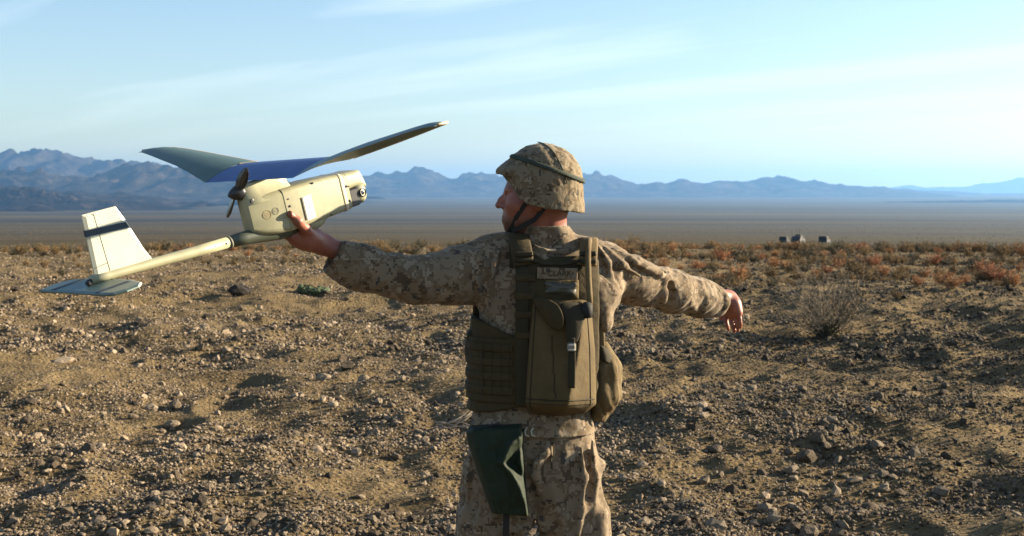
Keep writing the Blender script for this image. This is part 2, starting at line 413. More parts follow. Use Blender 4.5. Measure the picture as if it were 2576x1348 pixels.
def gravel():
    xs, ys, ss = [], [], []
    for n, d0, d1, s0, s1 in ((480000, 6.0, 16, .006, .036), (330000, 14, 30, .011, .06), (110000, 28, 50, .022, .10), (7000, 6.0, 16, .035, .11), (9000, 14, 30, .045, .15)):
        x, y = fan_points(n, d0, d1, 30, 0.9)
        dens = fbm(x / 1.7, y / 1.7, 3.0, 3) * 1.1 + 0.6 + 0.35 * noise3(x / 6, y / 6, 9.0)
        keep = rng.random(n) < np.clip(dens + .12, 0.10, 1)
        x, y = x[keep], y[keep]
        u = rng.random(len(x))
        s = s0 + (s1 - s0) * u ** 5 * (0.6 + 0.8 * np.clip(dens[keep], 0, 1))
        xs.append(x); ys.append(y); ss.append(s)
    x = np.concatenate(xs); y = np.concatenate(ys); s = np.concatenate(ss)
    z = land(x, y) + s * 0.10
    me = bpy.data.meshes.new('gravel'); me.vertices.add(len(x)); me.vertices.foreach_set('co', np.stack([x, y, z], -1).astype(np.float32).ravel())
    a = me.attributes.new('size', 'FLOAT', 'POINT'); a.data.foreach_set('value', s.astype(np.float32))
    a = me.attributes.new('turn', 'FLOAT_VECTOR', 'POINT')
    rot = np.stack([rng.normal(0, .35, len(x)), rng.normal(0, .35, len(x)), rng.uniform(0, 6.28, len(x))], -1)
    a.data.foreach_set('vector', rot.astype(np.float32).ravel())
    me.materials.append(M_rock)
    o = link('gravel', me)
    ng = bpy.data.node_groups.new('gravel_nodes', 'GeometryNodeTree')
    ng.interface.new_socket('Geometry', in_out='INPUT', socket_type='NodeSocketGeometry'); ng.interface.new_socket('Geometry', in_out='OUTPUT', socket_type='NodeSocketGeometry')
    gi = ng.nodes.new('NodeGroupInput'); go = ng.nodes.new('NodeGroupOutput')
    ci = ng.nodes.new('GeometryNodeCollectionInfo'); ci.inputs['Collection'].default_value = gravel_src
    ci.inputs['Separate Children'].default_value = True; ci.inputs['Reset Children'].default_value = True
    ip = ng.nodes.new('GeometryNodeInstanceOnPoints'); ip.inputs['Pick Instance'].default_value = True
    at1 = ng.nodes.new('GeometryNodeInputNamedAttribute'); at1.data_type = 'FLOAT'; at1.inputs['Name'].default_value = 'size'
    at2 = ng.nodes.new('GeometryNodeInputNamedAttribute'); at2.data_type = 'FLOAT_VECTOR'; at2.inputs['Name'].default_value = 'turn'
    ng.links.new(gi.outputs[0], ip.inputs['Points']); ng.links.new(ci.outputs[0], ip.inputs['Instance'])
    ng.links.new(at1.outputs[0], ip.inputs['Scale']); ng.links.new(at2.outputs[0], ip.inputs['Rotation'])
    ng.links.new(ip.outputs[0], go.inputs[0])
    md = o.modifiers.new('stones', 'NODES'); md.node_group = ng
    tag(o, 'loose brown gravel and pebbles strewn over the desert floor', 'gravel', kind='stuff')
    return o
gravel()
big_rocks = [rock_mesh('rock', 90 + k, 2, 0.8, 0.35) for k in range(6)]
for me in big_rocks: me.materials.append(M_rock)
def ground_hit(px, py):
    """where the line of sight through a picture point meets the ground"""
    d = np.geomspace(5, 60, 900); x = (px - 1288) / FPX * d; zr = CAM_Z - (py - 478) / FPX * d
    k = np.argmax(zr < land(x, d)); return float(x[k]), float(d[k])
def put_rock(x, y, s, rz, k, label, tilt=(0, 0), h=1.0, group=None):
    o = link('rock', big_rocks[k % 6]); o.location = (x, y, float(land(x, y)) + s * .14 * h)
    o.rotation_euler = (tilt[0], tilt[1], rz); o.scale = (s, s * .9, s * h)
    tag(o, label, 'rock', group); return o
for px, py, w, k, hh, label in (
        (440, 1028, 40, 0, 1.1, 'squarish pale rock on the rubble bank left of the soldier, topmost there'),
        (382, 1034, 34, 1, 1.2, 'upright wedge shaped rock casting a long shadow on the rubble bank'),
        (432, 1078, 42, 2, 0.9, 'pale pinkish rock just below the squarish rock on the bank'),
        (222, 1132, 44, 3, .8, 'flat tan slab lying alone toward the lower left'),
        (212, 1166, 24, 4, 1., 'small round tan stone just below the flat tan slab'),
        (862, 908, 36, 5, .9, 'grey stone on the mid ground bank between tail boom and soldier'),
        (872, 928, 40, 0, .9, 'cream coloured stone beside the grey stone on the mid bank'),
        (815, 955, 40, 1, .9, 'broad buff stone on the mid bank, nearest the camera there'),
        (838, 1025, 28, 2, 1.1, 'pointed cream stone standing alone in front of the mid bank'),
        (2060, 1112, 52, 3, 1.1, 'pale faced rock heading the rock pile at lower right'),
        (2030, 1165, 60, 4, 1.0, 'big dark brown rock in the shaded pile at lower right'),
        (1990, 1190, 40, 5, .9, 'dark rock at the near foot of the lower right pile'),
        (2205, 1128, 44, 0, .9, 'slanted brown rock right of the lower right pile'),
        (2150, 1215, 46, 1, .8, 'dark flat rock below the slanted brown rock'),
        (1800, 1135, 56, 2, .55, 'long pale flat stone in the gravel right of the soldier\'s hip'),
        (1835, 1240, 40, 3, 1., 'dark rounded rock low in the picture right of the trousers'),
        (1645, 1040, 26, 4, 1., 'small bright stone right of the brown side pouch'),
        (2350, 735, 34, 5, .8, 'dark rock on the far right among the orange shrubs'),
        (160, 912, 60, 1, .5, 'flat dark stone with a long shadow under the tailplane')):
    x, y = ground_hit(px, py); put_rock(x, y, w / FPX * y * 1.1, random.uniform(0, 6.28), k, label, (random.uniform(-.2, .2), random.uniform(-.2, .2)), hh)
n_r = 0
while n_r < 190:
    d = 7.0 * (26 / 7.0) ** (random.random() ** .8); a = random.uniform(-1, 1) * math.radians(23)
    x, y = d * math.sin(a), d * math.cos(a)
    if float(fbm(x / 1.7, y / 1.7, 3.0, 3)) < random.uniform(-.45, .35): continue
    s = random.uniform(.04, .06) + .09 * random.random() ** 5
    put_rock(x, y, s, random.uniform(0, 6.28), random.randrange(6), 'loose brown stone lying among the gravel', (random.gauss(0, .25), random.gauss(0, .25)), random.uniform(.7, 1.1), 'loose stones in the gravel')
    n_r += 1

# ------------------------------------------------------------------ shrubs
def twig_mesh(name, seed, n, h, spread, levels=2, thick=0.004, leaf=0.0, nleaf=0):
    r = random.Random(seed); v = []; f = []; mi = []
    def stick(a, b, r0, r1, m=0):
        d = (b - a); 
        if d.length < 1e-5: return
        d.normalize(); u = d.cross(Vector((.3, .5, .81))).normalized(); w = d.cross(u)
        i = len(v)
        for p, q in ((a, r0), (b, r1)):
            for k in range(3):
                t = 2.094 * k; v.append(p + (u * math.cos(t) + w * math.sin(t)) * q)
        for k in range(3):
            f.append((i + k, i + (k + 1) % 3, i + 3 + (k + 1) % 3, i + 3 + k)); mi.append(m)
    def leafq(p, s):
        n_ = Vector((r.gauss(0, 1), r.gauss(0, 1), r.gauss(0, 1))).normalized(); u = n_.orthogonal().normalized() * s; w = n_.cross(u) * .55
        i = len(v); v.extend([p - u, p + w, p + u, p - w]); f.append((i, i + 1, i + 2, i + 3)); mi.append(1)
    def grow(p, d, length, lev, rad):
        segs = 3; q = p.copy(); dd = d.copy()
        for s in range(segs):
            dd = (dd + Vector((r.gauss(0, .13), r.gauss(0, .13), r.gauss(0.03, .10)))).normalized()
            q2 = q + dd * length / segs
            stick(q, q2, rad * (1 - s / segs * .6), rad * (1 - (s + 1) / segs * .6)); 
            if lev > 0:
                for c in range(r.choice((1, 2, 2, 3))):
                    nd = (dd + Vector((r.gauss(0, .55), r.gauss(0, .55), r.gauss(.1, .35)))).normalized()
                    grow(q2, nd, length * r.uniform(.35, .6), lev - 1, rad * .55)
            for c in range(nleaf if lev == 0 else 0):
                leafq(q2 + Vector((r.gauss(0, .012), r.gauss(0, .012), r.gauss(0, .012))), leaf * r.uniform(.6, 1.3))
            q = q2
    for k in range(n):
        a = r.uniform(0, 6.283); e = r.uniform(.25, 1.0) * spread
        d = Vector((math.cos(a) * e, math.sin(a) * e, 1)).normalized()
        grow(Vector((math.cos(a) * .03 * r.random(), math.sin(a) * .03 * r.random(), -.02)), d, h * r.uniform(.65, 1.05), levels, thick)
    me = mesh_py(name, v, f); me.polygons.foreach_set('material_index', mi); return me
M_twig = simple_mat('grey_twig', (0.055, 0.045, 0.031), 0.9, 0.35, 20)
M_dry = simple_mat('dry_twig', (0.24, 0.19, 0.13), 0.9, 0.3, 15)
M_orange = simple_mat('orange_dry_leaf', (0.33, 0.165, 0.06), 0.85, 0.4, 12)
M_rust = simple_mat('rust_dry_leaf', (0.30, 0.12, 0.045), 0.85, 0.4, 12)
M_straw = simple_mat('straw_leaf', (0.19, 0.122, 0.046), 0.85, 0.35, 12)
M_olive = simple_mat('olive_leaf', (0.075, 0.062, 0.028), 0.85, 0.4, 12)
M_lime = simple_mat('yellow_green_leaf', (0.42, 0.42, 0.16), 0.8, 0.3, 12)
def with_mats(me, *ms):
    for m in ms: me.materials.append(m)
    return me
# the bare bush on the right
x, y = ground_hit(2078, 850)
bush = empty('bare_bush', (x, y, float(land(x, y)))); tag(bush, 'bare grey twiggy bush with a long shadow, right of the lowered hand', 'bush')
link('branches', with_mats(twig_mesh('branches', 11, 34, .66, 1.7, 2, .0055), M_twig, M_olive), None, bush)
link('foliage', with_mats(twig_mesh('foliage', 12, 16, .62, 1.8, 2, .0045, .007, 1), M_dry, M_olive), None, bush)
x, y = ground_hit(2075, 858)
root = link('root_clump', with_mats(twig_mesh('root_clump', 13, 24, .16, 1.3, 2, .006, .012, 1), M_twig, M_olive), None, bush)
# dry branches lying left of the soldier's hip
x, y = ground_hit(1120, 1082)
br = empty('dead_branch', (x, y, float(land(x, y)) + .02)); tag(br, 'pale dead branch on the gravel left of the green hip bag', 'branch')
mb = MB(); rr = random.Random(4)
for k in range(9):
    a = rr.uniform(-.5, .75); p = Vector((rr.uniform(-.1, .1), rr.uniform(-.15, .15), rr.uniform(0, .03))); pts = [p.copy()]
    for s in range(5):
        p = p + Vector((math.cos(a) * .09, math.sin(a) * .05 + rr.gauss(0, .01), math.sin(a) * .075 + rr.gauss(0, .012))); a += rr.gauss(0, .25); pts.append(p.copy())
    mb.tube(pts, [.006, .0055, .005, .004, .003, .002], 5)
mb.build('stem', simple_mat('bleached_wood', (0.26, 0.21, 0.15), .8, .15), br, True)
shrub_meshes = {}
for nm, m2, sd in (('rust', M_rust, 21), ('orange', M_orange, 31), ('straw', M_straw, 41), ('olive', M_olive, 51)):
    shrub_meshes[nm] = [with_mats(twig_mesh('shrub', sd + k, 17, .34, 1.0, 1, .004, .017, 5), M_twig, m2) for k in range(3)]
def shrub(x, y, kind, s, label, group=None, k=None):
    o = link('shrub', shrub_meshes[kind][random.randrange(3) if k is None else k]); o.location = (x, y, float(land(x, y)))
    o.rotation_euler = (0, 0, random.uniform(0, 6.28)); o.scale = (s * random.uniform(1, 1.3), s * random.uniform(1, 1.3), s * random.uniform(.85, 1.15))
    tag(o, label, 'shrub', group); return o
for px, py, w, kind, label in (
        (2480, 692, 62, 'rust', 'largest rust red shrub near the right edge'),
        (2195, 672, 50, 'rust', 'rust shrub in the middle of the shrub field on the right'),
        (2222, 700, 48, 'orange', 'orange shrub just below the middle rust shrub'),
        (2350, 668, 44, 'rust', 'small red shrub left of the largest rust shrub'),
        (2400, 728, 46, 'orange', 'lone upright orange shrub on bare gravel, lower right of the field'),
        (2310, 722, 40, 'orange', 'low orange tuft left of the lone upright orange shrub'),
        (2550, 722, 60, 'orange', 'broad orange shrub cut by the right edge'),
        (2110, 678, 50, 'orange', 'orange shrub above the bare bush'),
        (2165, 702, 56, 'straw', 'straw brown shrub above the bare bush, right of the orange one'),
        (1990, 690, 54, 'straw', 'straw coloured shrub below the parked trucks'),
        (1945, 676, 40, 'orange', 'orange shrub left of the straw shrub below the trucks'),
        (1835, 640, 34, 'orange', 'orange shrub on the skyline above the lowered forearm'),
        (2080, 690, 40, 'rust', 'small rust shrub between two orange ones above the bare bush'),
        (2255, 752, 40, 'straw', 'straw tuft on open gravel right of the bare bush'),
        (585, 735, 30, 'straw', 'yellow green tuft beside a dark rock under the tail boom')):
    x, y = ground_hit(px, py); shrub(x, y, kind, w / FPX * y / .66, label)
k = 0
while k < 150:
    d = random.uniform(24, 54); px = random.uniform(-150, 2750)
    x = (px - 1288) / FPX * d
    right = px > 1500
    dens = (.9 if right else .55) if d > 38 else (.42 if right else .03)
    dens *= .45 + 1.2 * max(0, float(noise3(x / 3.5, d / 3.5, 1.1)) + .35)
    if random.random() > dens: continue
    if right: kind = random.choice(('rust', 'orange', 'orange', 'straw', 'straw', 'straw', 'olive'))
    else: kind = random.choice(('straw', 'olive', 'olive'))
    word = {'rust': 'rust red', 'orange': 'dull orange', 'straw': 'straw brown', 'olive': 'dark olive'}[kind]
    side = 'right of the soldier' if right else 'left of the soldier'
    shrub(x, d, kind, random.uniform(.4, .85) if right else random.uniform(.3, .55), 'low %s dry shrub in the band along the plateau edge, %s' % (word, side), '%s shrubs on the plateau edge %s' % (word, side))
    k += 1
# brush beyond what one could count
def scatter_nodes(o, meshes, tree_name):
    src = bpy.data.collections.new(tree_name + '_shapes')
    for m_ in meshes: src.objects.link(bpy.data.objects.new(tree_name + '_shape', m_))
    ng = bpy.data.node_groups.new(tree_name + '_nodes', 'GeometryNodeTree')
    ng.interface.new_socket('Geometry', in_out='INPUT', socket_type='NodeSocketGeometry'); ng.interface.new_socket('Geometry', in_out='OUTPUT', socket_type='NodeSocketGeometry')
    gi = ng.nodes.new('NodeGroupInput'); go = ng.nodes.new('NodeGroupOutput'); ci = ng.nodes.new('GeometryNodeCollectionInfo'); ci.inputs['Collection'].default_value = src
    ci.inputs['Separate Children'].default_value = True; ci.inputs['Reset Children'].default_value = True
    ip = ng.nodes.new('GeometryNodeInstanceOnPoints'); ip.inputs['Pick Instance'].default_value = True
    for nm, ty, sk in (('size', 'FLOAT', 'Scale'), ('turn', 'FLOAT_VECTOR', 'Rotation')):
        q = ng.nodes.new('GeometryNodeInputNamedAttribute'); q.data_type = ty; q.inputs['Name'].default_value = nm; ng.links.new(q.outputs[0], ip.inputs[sk])
    ng.links.new(gi.outputs[0], ip.inputs['Points']); ng.links.new(ci.outputs[0], ip.inputs['Instance']); ng.links.new(ip.outputs[0], go.inputs[0])
    o.modifiers.new('scatter', 'NODES').node_group = ng
def points_mesh(name, x, y, z, s, mat):
    me = bpy.data.meshes.new(name); me.vertices.add(len(x)); me.vertices.foreach_set('co', np.stack([x, y, z], -1).astype(np.float32).ravel())
    q = me.attributes.new('size', 'FLOAT', 'POINT'); q.data.foreach_set('value', np.asarray(s, np.float32))
    q = me.attributes.new('turn', 'FLOAT_VECTOR', 'POINT'); q.data.foreach_set('vector', np.stack([0 * x, 0 * x, rng.uniform(0, 6.28, len(x))], -1).astype(np.float32).ravel())
    me.materials.append(mat); return me
def brush_cover():
    n = 4600; px = rng.uniform(-500, 3100, n); px = px[(px > 1450) | (rng.random(n) < .34)]; n = len(px)
    d = rng.uniform(33, 60, n); d = np.where((px > 1450) & (rng.random(n) < .3), rng.uniform(23, 38, n), d); x = (px - 1288) / FPX * d
    keep = rng.random(n) < np.clip(.5 + 1.3 * noise3(x / 4, d / 3, 2.2), .1, 1); x, d = x[keep], d[keep]
    s = rng.uniform(.4, .85, len(x)) * np.where(d > 38, 1.0, .62)
    o = link('brush', points_mesh('brush', x, d, land(x, d) - .01, s, M_straw)); scatter_nodes(o, shrub_meshes['straw'] + shrub_meshes['olive'][:2] + shrub_meshes['straw'][:1] + shrub_meshes['orange'][:1], 'brush')
    tag(o, 'low brown desert brush covering the edge of the plateau', 'brush', kind='stuff')
brush_cover()

M_scrub = simple_mat('brown_scrub', (0.075, 0.052, 0.024), .95, .4, .6)
def far_brush():
    """countless scrub bushes on the plain below the plateau"""
    n = 26000; d = 420 * (5200 / 420) ** (rng.random(n) ** .75); a = rng.uniform(-1, 1, n) * math.radians(27); x = d * np.sin(a); y = d * np.cos(a)
    keep = rng.random(n) < np.clip(.55 + 1.1 * fbm(x / 260, y / 700, 5.0, 3), .06, 1); x, y, d = x[keep], y[keep], d[keep]
    s = rng.uniform(.7, 2.2, len(x)) * np.clip(d / 1500, .55, 1.6)
    me = bpy.data.meshes.new('scrub'); me.vertices.add(len(x)); me.vertices.foreach_set('co', np.stack([x, y, land(x, y)], -1).astype(np.float32).ravel())
    q = me.attributes.new('size', 'FLOAT', 'POINT'); q.data.foreach_set('value', s.astype(np.float32))
    src = bpy.data.collections.new('scrub_shapes')
    for k in range(3):
        m_ = rock_mesh('scrub_shape', 70 + k, 2, .62, 1.6); m_.materials.append(M_scrub); src.objects.link(bpy.data.objects.new('scrub_shape', m_))
    o = link('scrub', me); me.materials.append(M_olive)
    ng = bpy.data.node_groups.new('scrub_nodes', 'GeometryNodeTree')
    ng.interface.new_socket('Geometry', in_out='INPUT', socket_type='NodeSocketGeometry'); ng.interface.new_socket('Geometry', in_out='OUTPUT', socket_type='NodeSocketGeometry')
    gi = ng.nodes.new('NodeGroupInput'); go = ng.nodes.new('NodeGroupOutput'); ci = ng.nodes.new('GeometryNodeCollectionInfo'); ci.inputs['Collection'].default_value = src
    ci.inputs['Separate Children'].default_value = True; ci.inputs['Reset Children'].default_value = True
    ip = ng.nodes.new('GeometryNodeInstanceOnPoints'); ip.inputs['Pick Instance'].default_value = True
    a1 = ng.nodes.new('GeometryNodeInputNamedAttribute'); a1.data_type = 'FLOAT'; a1.inputs['Name'].default_value = 'size'
    ng.links.new(gi.outputs[0], ip.inputs['Points']); ng.links.new(ci.outputs[0], ip.inputs['Instance']); ng.links.new(a1.outputs[0], ip.inputs['Scale']); ng.links.new(ip.outputs[0], go.inputs[0])
    o.modifiers.new('scrub', 'NODES').node_group = ng
    tag(o, 'dark scrub dotting the plain below the plateau', 'scrub', kind='stuff')
far_brush()
# ------------------------------------------------------------------ trucks far out on the plain
M_truck = simple_mat('sand_truck_paint', (0.014, 0.013, 0.010), 0.6, 0.08, 3); M_canvas = simple_mat('tan_canvas', (0.022, 0.020, 0.015), 0.9, 0.1, 4)
M_tyre = simple_mat('tyre_rubber', (0.02, 0.02, 0.02), 0.9, 0.2, 10); M_glass = simple_mat('truck_glass', (0.03, 0.035, 0.04), 0.08, 0.1, 5, spec=0.9)
def truck(px, d, yaw, kind, label, s=1.0):
    x = (px - 1288) / FPX * d; z = float(land(x, d))
    t = empty('truck', (x, d, z)); t.rotation_euler = (0, 0, yaw); t.scale = (s, s, s); tag(t, label, 'truck', 'trucks parked on the plain')
    mb = MB(); mb.box((0, 0, .78), (4.6, 1.9, .30), bev=.05); mb.box((1.75, 0, 1.08), (1.25, 1.75, .36), bev=.12); mb.box((2.32, 0, .85), (.16, 1.9, .26), bev=.03); mb.build('chassis', M_truck, t)
    mb = MB(); pr = [(-.1, .95), (1.25, .95), (1.15, 1.15), (.75, 1.78), (-.1, 1.80)]; mb.loft([[Vector((a, y, b)) for a, b in pr] for y in (-.95, .95)]); cabin = mb.build('cab', M_truck, t)
    for y in (-.955, .955):
        mb = MB(); mb.loft([[Vector((a, y + e, b)) for a, b in ((.05, 1.25), (.95, 1.25), (.65, 1.68), (.05, 1.68))] for e in (-.01, .01)]); mb.build('window', M_glass, cabin)
    mb = MB(); mb.loft([[Vector((a + e, y, b)) for y, b in ((-.8, 1.22), (.8, 1.22), (.72, 1.70), (-.72, 1.70))] for e, a in ((0, .98), (.03, .98))]); mb.build('windscreen', M_glass, cabin)
    if kind == 'cover':
        mb = MB(); rings = []
        for a in (-2.25, -2.2, -1.2, -.2, -.12):
            e = .0 if -2.22 < a < -.15 else .06
            rings.append([Vector((a, y, b)) for y, b in ((-.96 + e, .95), (-.96 + e, 1.75), (-.72 + e, 2.02 - e), (.72 - e, 2.02 - e), (.96 - e, 1.75), (.96 - e, .95))])
        mb.loft(rings); mb.build('canvas_cover', M_canvas, t)
    else:
        mb = MB(); mb.loft([[Vector((a, y, b)) for a, b in ((-2.25, .95), (-.12, .95), (-.12, 1.80), (-1.3, 1.72), (-2.2, 1.15))] for y in (-.94, .94)]); mb.build('slant_back', M_truck, t)
        for q, y in ((-1.9, .8), (-1.9, -.8)):
            mb = MB(); mb.tube([(q, y, 1.2), (q, y, 2.6), (q - .2, y, 3.4)], .025, 5); mb.build('antenna', M_tyre, t)
        mb = MB(); mb.box((.3, 0, 1.95), (1.2, 1.1, .3), bev=.06); mb.build('roof_rack', M_canvas, t)
    for q in (-1.55, 1.55):
        for y in (-.82, .82):
            mb = MB(); mb.lathe((q, y - .14, .47), (0, 1, 0), [(0, .36), (.03, .46), (.25, .46), (.28, .36)], 16); w = mb.build('wheel', M_tyre, t)
            mb = MB(); mb.lathe((q, y - (.16 if y < 0 else -.10), .47), (0, 1, 0), [(0, .2), (.02, .25), (.06, .25)], 12); mb.build('rim', M_truck, w)
truck(1973, 425, math.radians(70), 'cover', 'leftmost canvas covered truck of the three far out right of the soldier', 1.25)
truck(2008, 432, math.radians(64), 'slant', 'middle truck with antennas among the three far out on the plain', 1.5)
truck(2074, 428, math.radians(67), 'cover', 'canvas covered truck standing apart at the right of the other two', 1.35)
# ------------------------------------------------------------------ gear and a dark rock left of the soldier
# ------------------------------------------------------------------ the hand-launched aircraft
M_cream = simple_mat('cream_airframe_paint', (0.285, 0.280, 0.178), 0.45, 0.13, 22, 0.12, 60)
M_pale = simple_mat('pale_tail_paint', (0.40, 0.41, 0.325), 0.4, 0.08, 16, 0.08, 50)
M_boom_shade = simple_mat('boom_cast_shade', (0.055, 0.066, 0.048), 0.4, 0.08, 12)  # soldier's cast shadow put into the dark sleeve colour
M_wing = simple_mat('grey_green_wing_skin', (0.072, 0.120, 0.104), 0.42, 0.10, 14, 0.1, 40)
M_wingc = simple_mat('sky_shade_wing_skin', (0.036, 0.080, 0.23), 0.45, 0.12, 14, 0.1, 40)  # centre panel coloured blue for shade that reflects the sky
M_sunlit_le = simple_mat('sunlit_edge_tan', (0.409, 0.350, 0.238), 0.45, 0.06, 14)  # sun catching the wing's leading edge, painted as a pale tan
M_black = simple_mat('black_plastic', (0.015, 0.016, 0.017), 0.35, 0.2, 40)
M_steel = simple_mat('prop_grey', (0.045, 0.045, 0.042), 0.25, 0.2, 40)
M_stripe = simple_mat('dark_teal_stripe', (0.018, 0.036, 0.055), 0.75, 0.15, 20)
M_white = simple_mat('white_label', (0.82, 0.82, 0.80), 0.6, 0.03, 40)
M_line = simple_mat('panel_gap', (0.10, 0.10, 0.07), 0.7, 0.1, 40)
M_brown_print = simple_mat('brown_print', (0.22, 0.15, 0.06), 0.6, 0.1, 40)
M_lens = simple_mat('lens_glass', (0.01, 0.012, 0.02), 0.05, 0.1, 40, spec=1.0)
yaw, pitch, roll = math.radians(45), math.radians(15.6), math.radians(1.5)
_h = Vector((math.cos(yaw) * math.cos(pitch), math.sin(yaw) * math.cos(pitch), math.sin(pitch)))
_l = Vector((-math.sin(yaw), math.cos(yaw), 0)); _u = _h.cross(_l)
_l2 = _l * math.cos(roll) - _u * math.sin(roll); _u2 = _u * math.cos(roll) + _l * math.sin(roll)
drone = empty('drone')
DR = Matrix((_h, _l2, _u2)).transposed()
DO = at(790, 500, 3.83)
drone.matrix_world = Matrix.Translation(DO) @ DR.to_4x4()
tag(drone, 'cream unmanned aircraft with blue grey wing held aloft by the soldier', 'drone')
def dw(x, y, z): return DO + DR @ Vector((x, y, z))
def sect(x, zb, zt, hw, r, n=5):
    """rounded rectangle ring across the fuselage"""
    o = []; r = min(r, hw * .98, (zt - zb) * .49)
    for cy, cz, a0 in ((hw - r, zt - r, 0), (-(hw - r), zt - r, 90), (-(hw - r), zb + r, 180), (hw - r, zb + r, 270)):
        for k in range(n + 1):
            a = math.radians(a0 + 90 * k / n); o.append(Vector((x, cy + r * math.cos(a), cz + r * math.sin(a))))
    return o
def shade_auto(o, ang=35):
    me = o.data
    for p in me.polygons: p.use_smooth = True
    es = {}
    for p in me.polygons:
        for ek in p.edge_keys: es.setdefault(ek, []).append(p.normal.copy())
    sharp = {k for k, ns in es.items() if len(ns) == 2 and ns[0].angle(ns[1], 0) > math.radians(ang)}
    for e in me.edges:
        if tuple(sorted(e.vertices)) in sharp: e.use_edge_sharp = True
    return o
# fuselage body
mb = MB()
mb.loft([sect(-.234, -.020, .060, .018, .010), sect(-.230, -.030, .066, .024, .012), sect(-.20, -.046, .066, .034, .016), sect(-.155, -.055, .064, .044, .018), sect(-.131, -.056, .062, .0475, .016)])
fus = shade_auto(mb.build('fuselage', M_cream, drone))
mb = MB(); mb.loft([sect(-.1305, -.057, .0625, .0485, .015), sect(-.128, -.057, .0625, .049, .015), sect(-.02, -.0575, .060, .050, .015), sect(.064, -.056, .052, .0495, .015)])
bay = shade_auto(mb.build('battery_bay', M_cream, drone))
mb = MB(); mb.loft([sect(.0645, -.057, .052, .051, .015), sect(.067, -.0575, .0525, .0515, .015), sect(.073, -.0575, .052, .0515, .015), sect(.076, -.056, .051, .050, .015)])
shade_auto(mb.build('joint_ring', simple_mat('pale_ring_paint', (0.475, 0.436, 0.290), 0.4, 0.04), drone))
mb = MB(); mb.loft([sect(.0765, -.055, .050, .049, .015), sect(.090, -.055, .049, .049, .015)])
shade_auto(mb.build('nose_bulkhead', M_cream, drone))
mb = MB(); mb.loft([sect(.0905, .000, .049, .049, .014), sect(.115, .000, .0475, .048, .016), sect(.136, -.001, .0465, .046, .012), sect(.143, -.002, .0445, .0455, .010), sect(.148, -.004, .034, .044, .009), sect(.156, -.009, .012, .041, .006), sect(.1595, -.010, .000, .039, .004)])
shade_auto(mb.build('nose_hood', M_cream, drone), 50)
mb = MB(); mb.box((.1085, 0, -.0262), (.036, .091, .0515), bev=.004)
mb.build('camera_recess', M_black, drone)
tur = MB(); tur.lathe((.1345, -.022, .003), (0, 0, -1), [(0, .024), (.015, .026), (.034, .0265), (.045, .022), (.053, .013), (.056, .002)], 20)
turret = tur.build('camera_turret', M_cream, drone, True)
mb = MB(); mb.lathe((.1345, -.034, -.021), (.15, -1, .05), [(0, .0135), (.013, .0135), (.0155, .0125), (.016, .0105), (.012, .010)], 18)
mb.build('lens_barrel', M_black, turret, True)
mb = MB(); mb.lathe((.1345, -.034, -.021), (.15, -1, .05), [(.011, .0098), (.013, .008), (.0142, .005), (.0146, .001)], 16)
mb.build('lens', M_lens, turret, True)
# belly pod
mb = MB(); rings = []
for k in range(9):
    t = k / 8; x = -.085 + .108 * t; w = math.sin(math.pi * min(1, t * .9 + .1)) ** .5 if t < 1 else .25
    dep = .030 * (math.sin(math.pi * (0.06 + .86 * t)) ** .6)
    rings.append([Vector((x, .036 * w * math.cos(a), -.0575 - dep * max(0, math.sin(a)) + .004)) for a in [math.pi * 2 * q / 20 for q in range(20)]])
mb.loft(rings); mb.build('belly_pod', M_cream, drone, True)
# pylon and motor
mb = MB()
def psect(x, z0, z1, h0, h1):
    return [Vector((x, h0, z0)), Vector((x, h1 * 1.15, (z0 + z1) / 2 + .004)), Vector((x, h1, z1)), Vector((x, -h1, z1)), Vector((x, -h1 * 1.15, (z0 + z1) / 2 + .004)), Vector((x, -h0, z0))]
mb.loft([psect(-.232, .045, .098, .020, .014), psect(-.226, .045, .100, .028, .019), psect(-.19, .045, .101, .040, .021), psect(-.12, .045, .099, .044, .021), psect(-.092, .048, .097, .040, .019), psect(-.084, .052, .090, .034, .012)])
shade_auto(mb.build('pylon', M_cream, drone), 50)
mb = MB(); mb.lathe((-.223, 0, .084), (-1, 0, 0), [(0, .021), (.008, .022), (.016, .021), (.024, .018), (.034, .0125), (.042, .006), (.046, .001)], 18)
prop = mb.build('propeller', M_black, drone, True)
for sgn, tip in ((1, Vector((-.240, -.078, .150))), (-1, Vector((-.240, .078, .018)))):
    b0 = Vector((-.240, 0, .084)); d = (tip - b0); ln = d.length; d.normalize(); s_ = Vector((0, 1, 0)).cross(d).normalized() * 1.0; w_ = d.cross(Vector((1, 0, 0))).normalized()
    m2 = MB(); rings = []
    for k in range(9):
        t = k / 8; ch = (.004 + .0115 * math.sin(math.pi * min(1, t * .85 + .08))) * (1 if t < .95 else .35); tw = math.radians(34 - 20 * t)
        c = b0 + d * ln * (.08 + .92 * t); cd = w_ * math.cos(tw) * sgn + Vector((-sgn, 0, 0)) * math.sin(tw) * (1 if sgn > 0 else 1); nd = cd.cross(d) * .0022 * (1.2 - t)
        rings.append([c - cd * ch, c + nd, c + cd * ch, c - nd])
    m2.loft(rings); m2.build('blade', M_steel, prop, True)
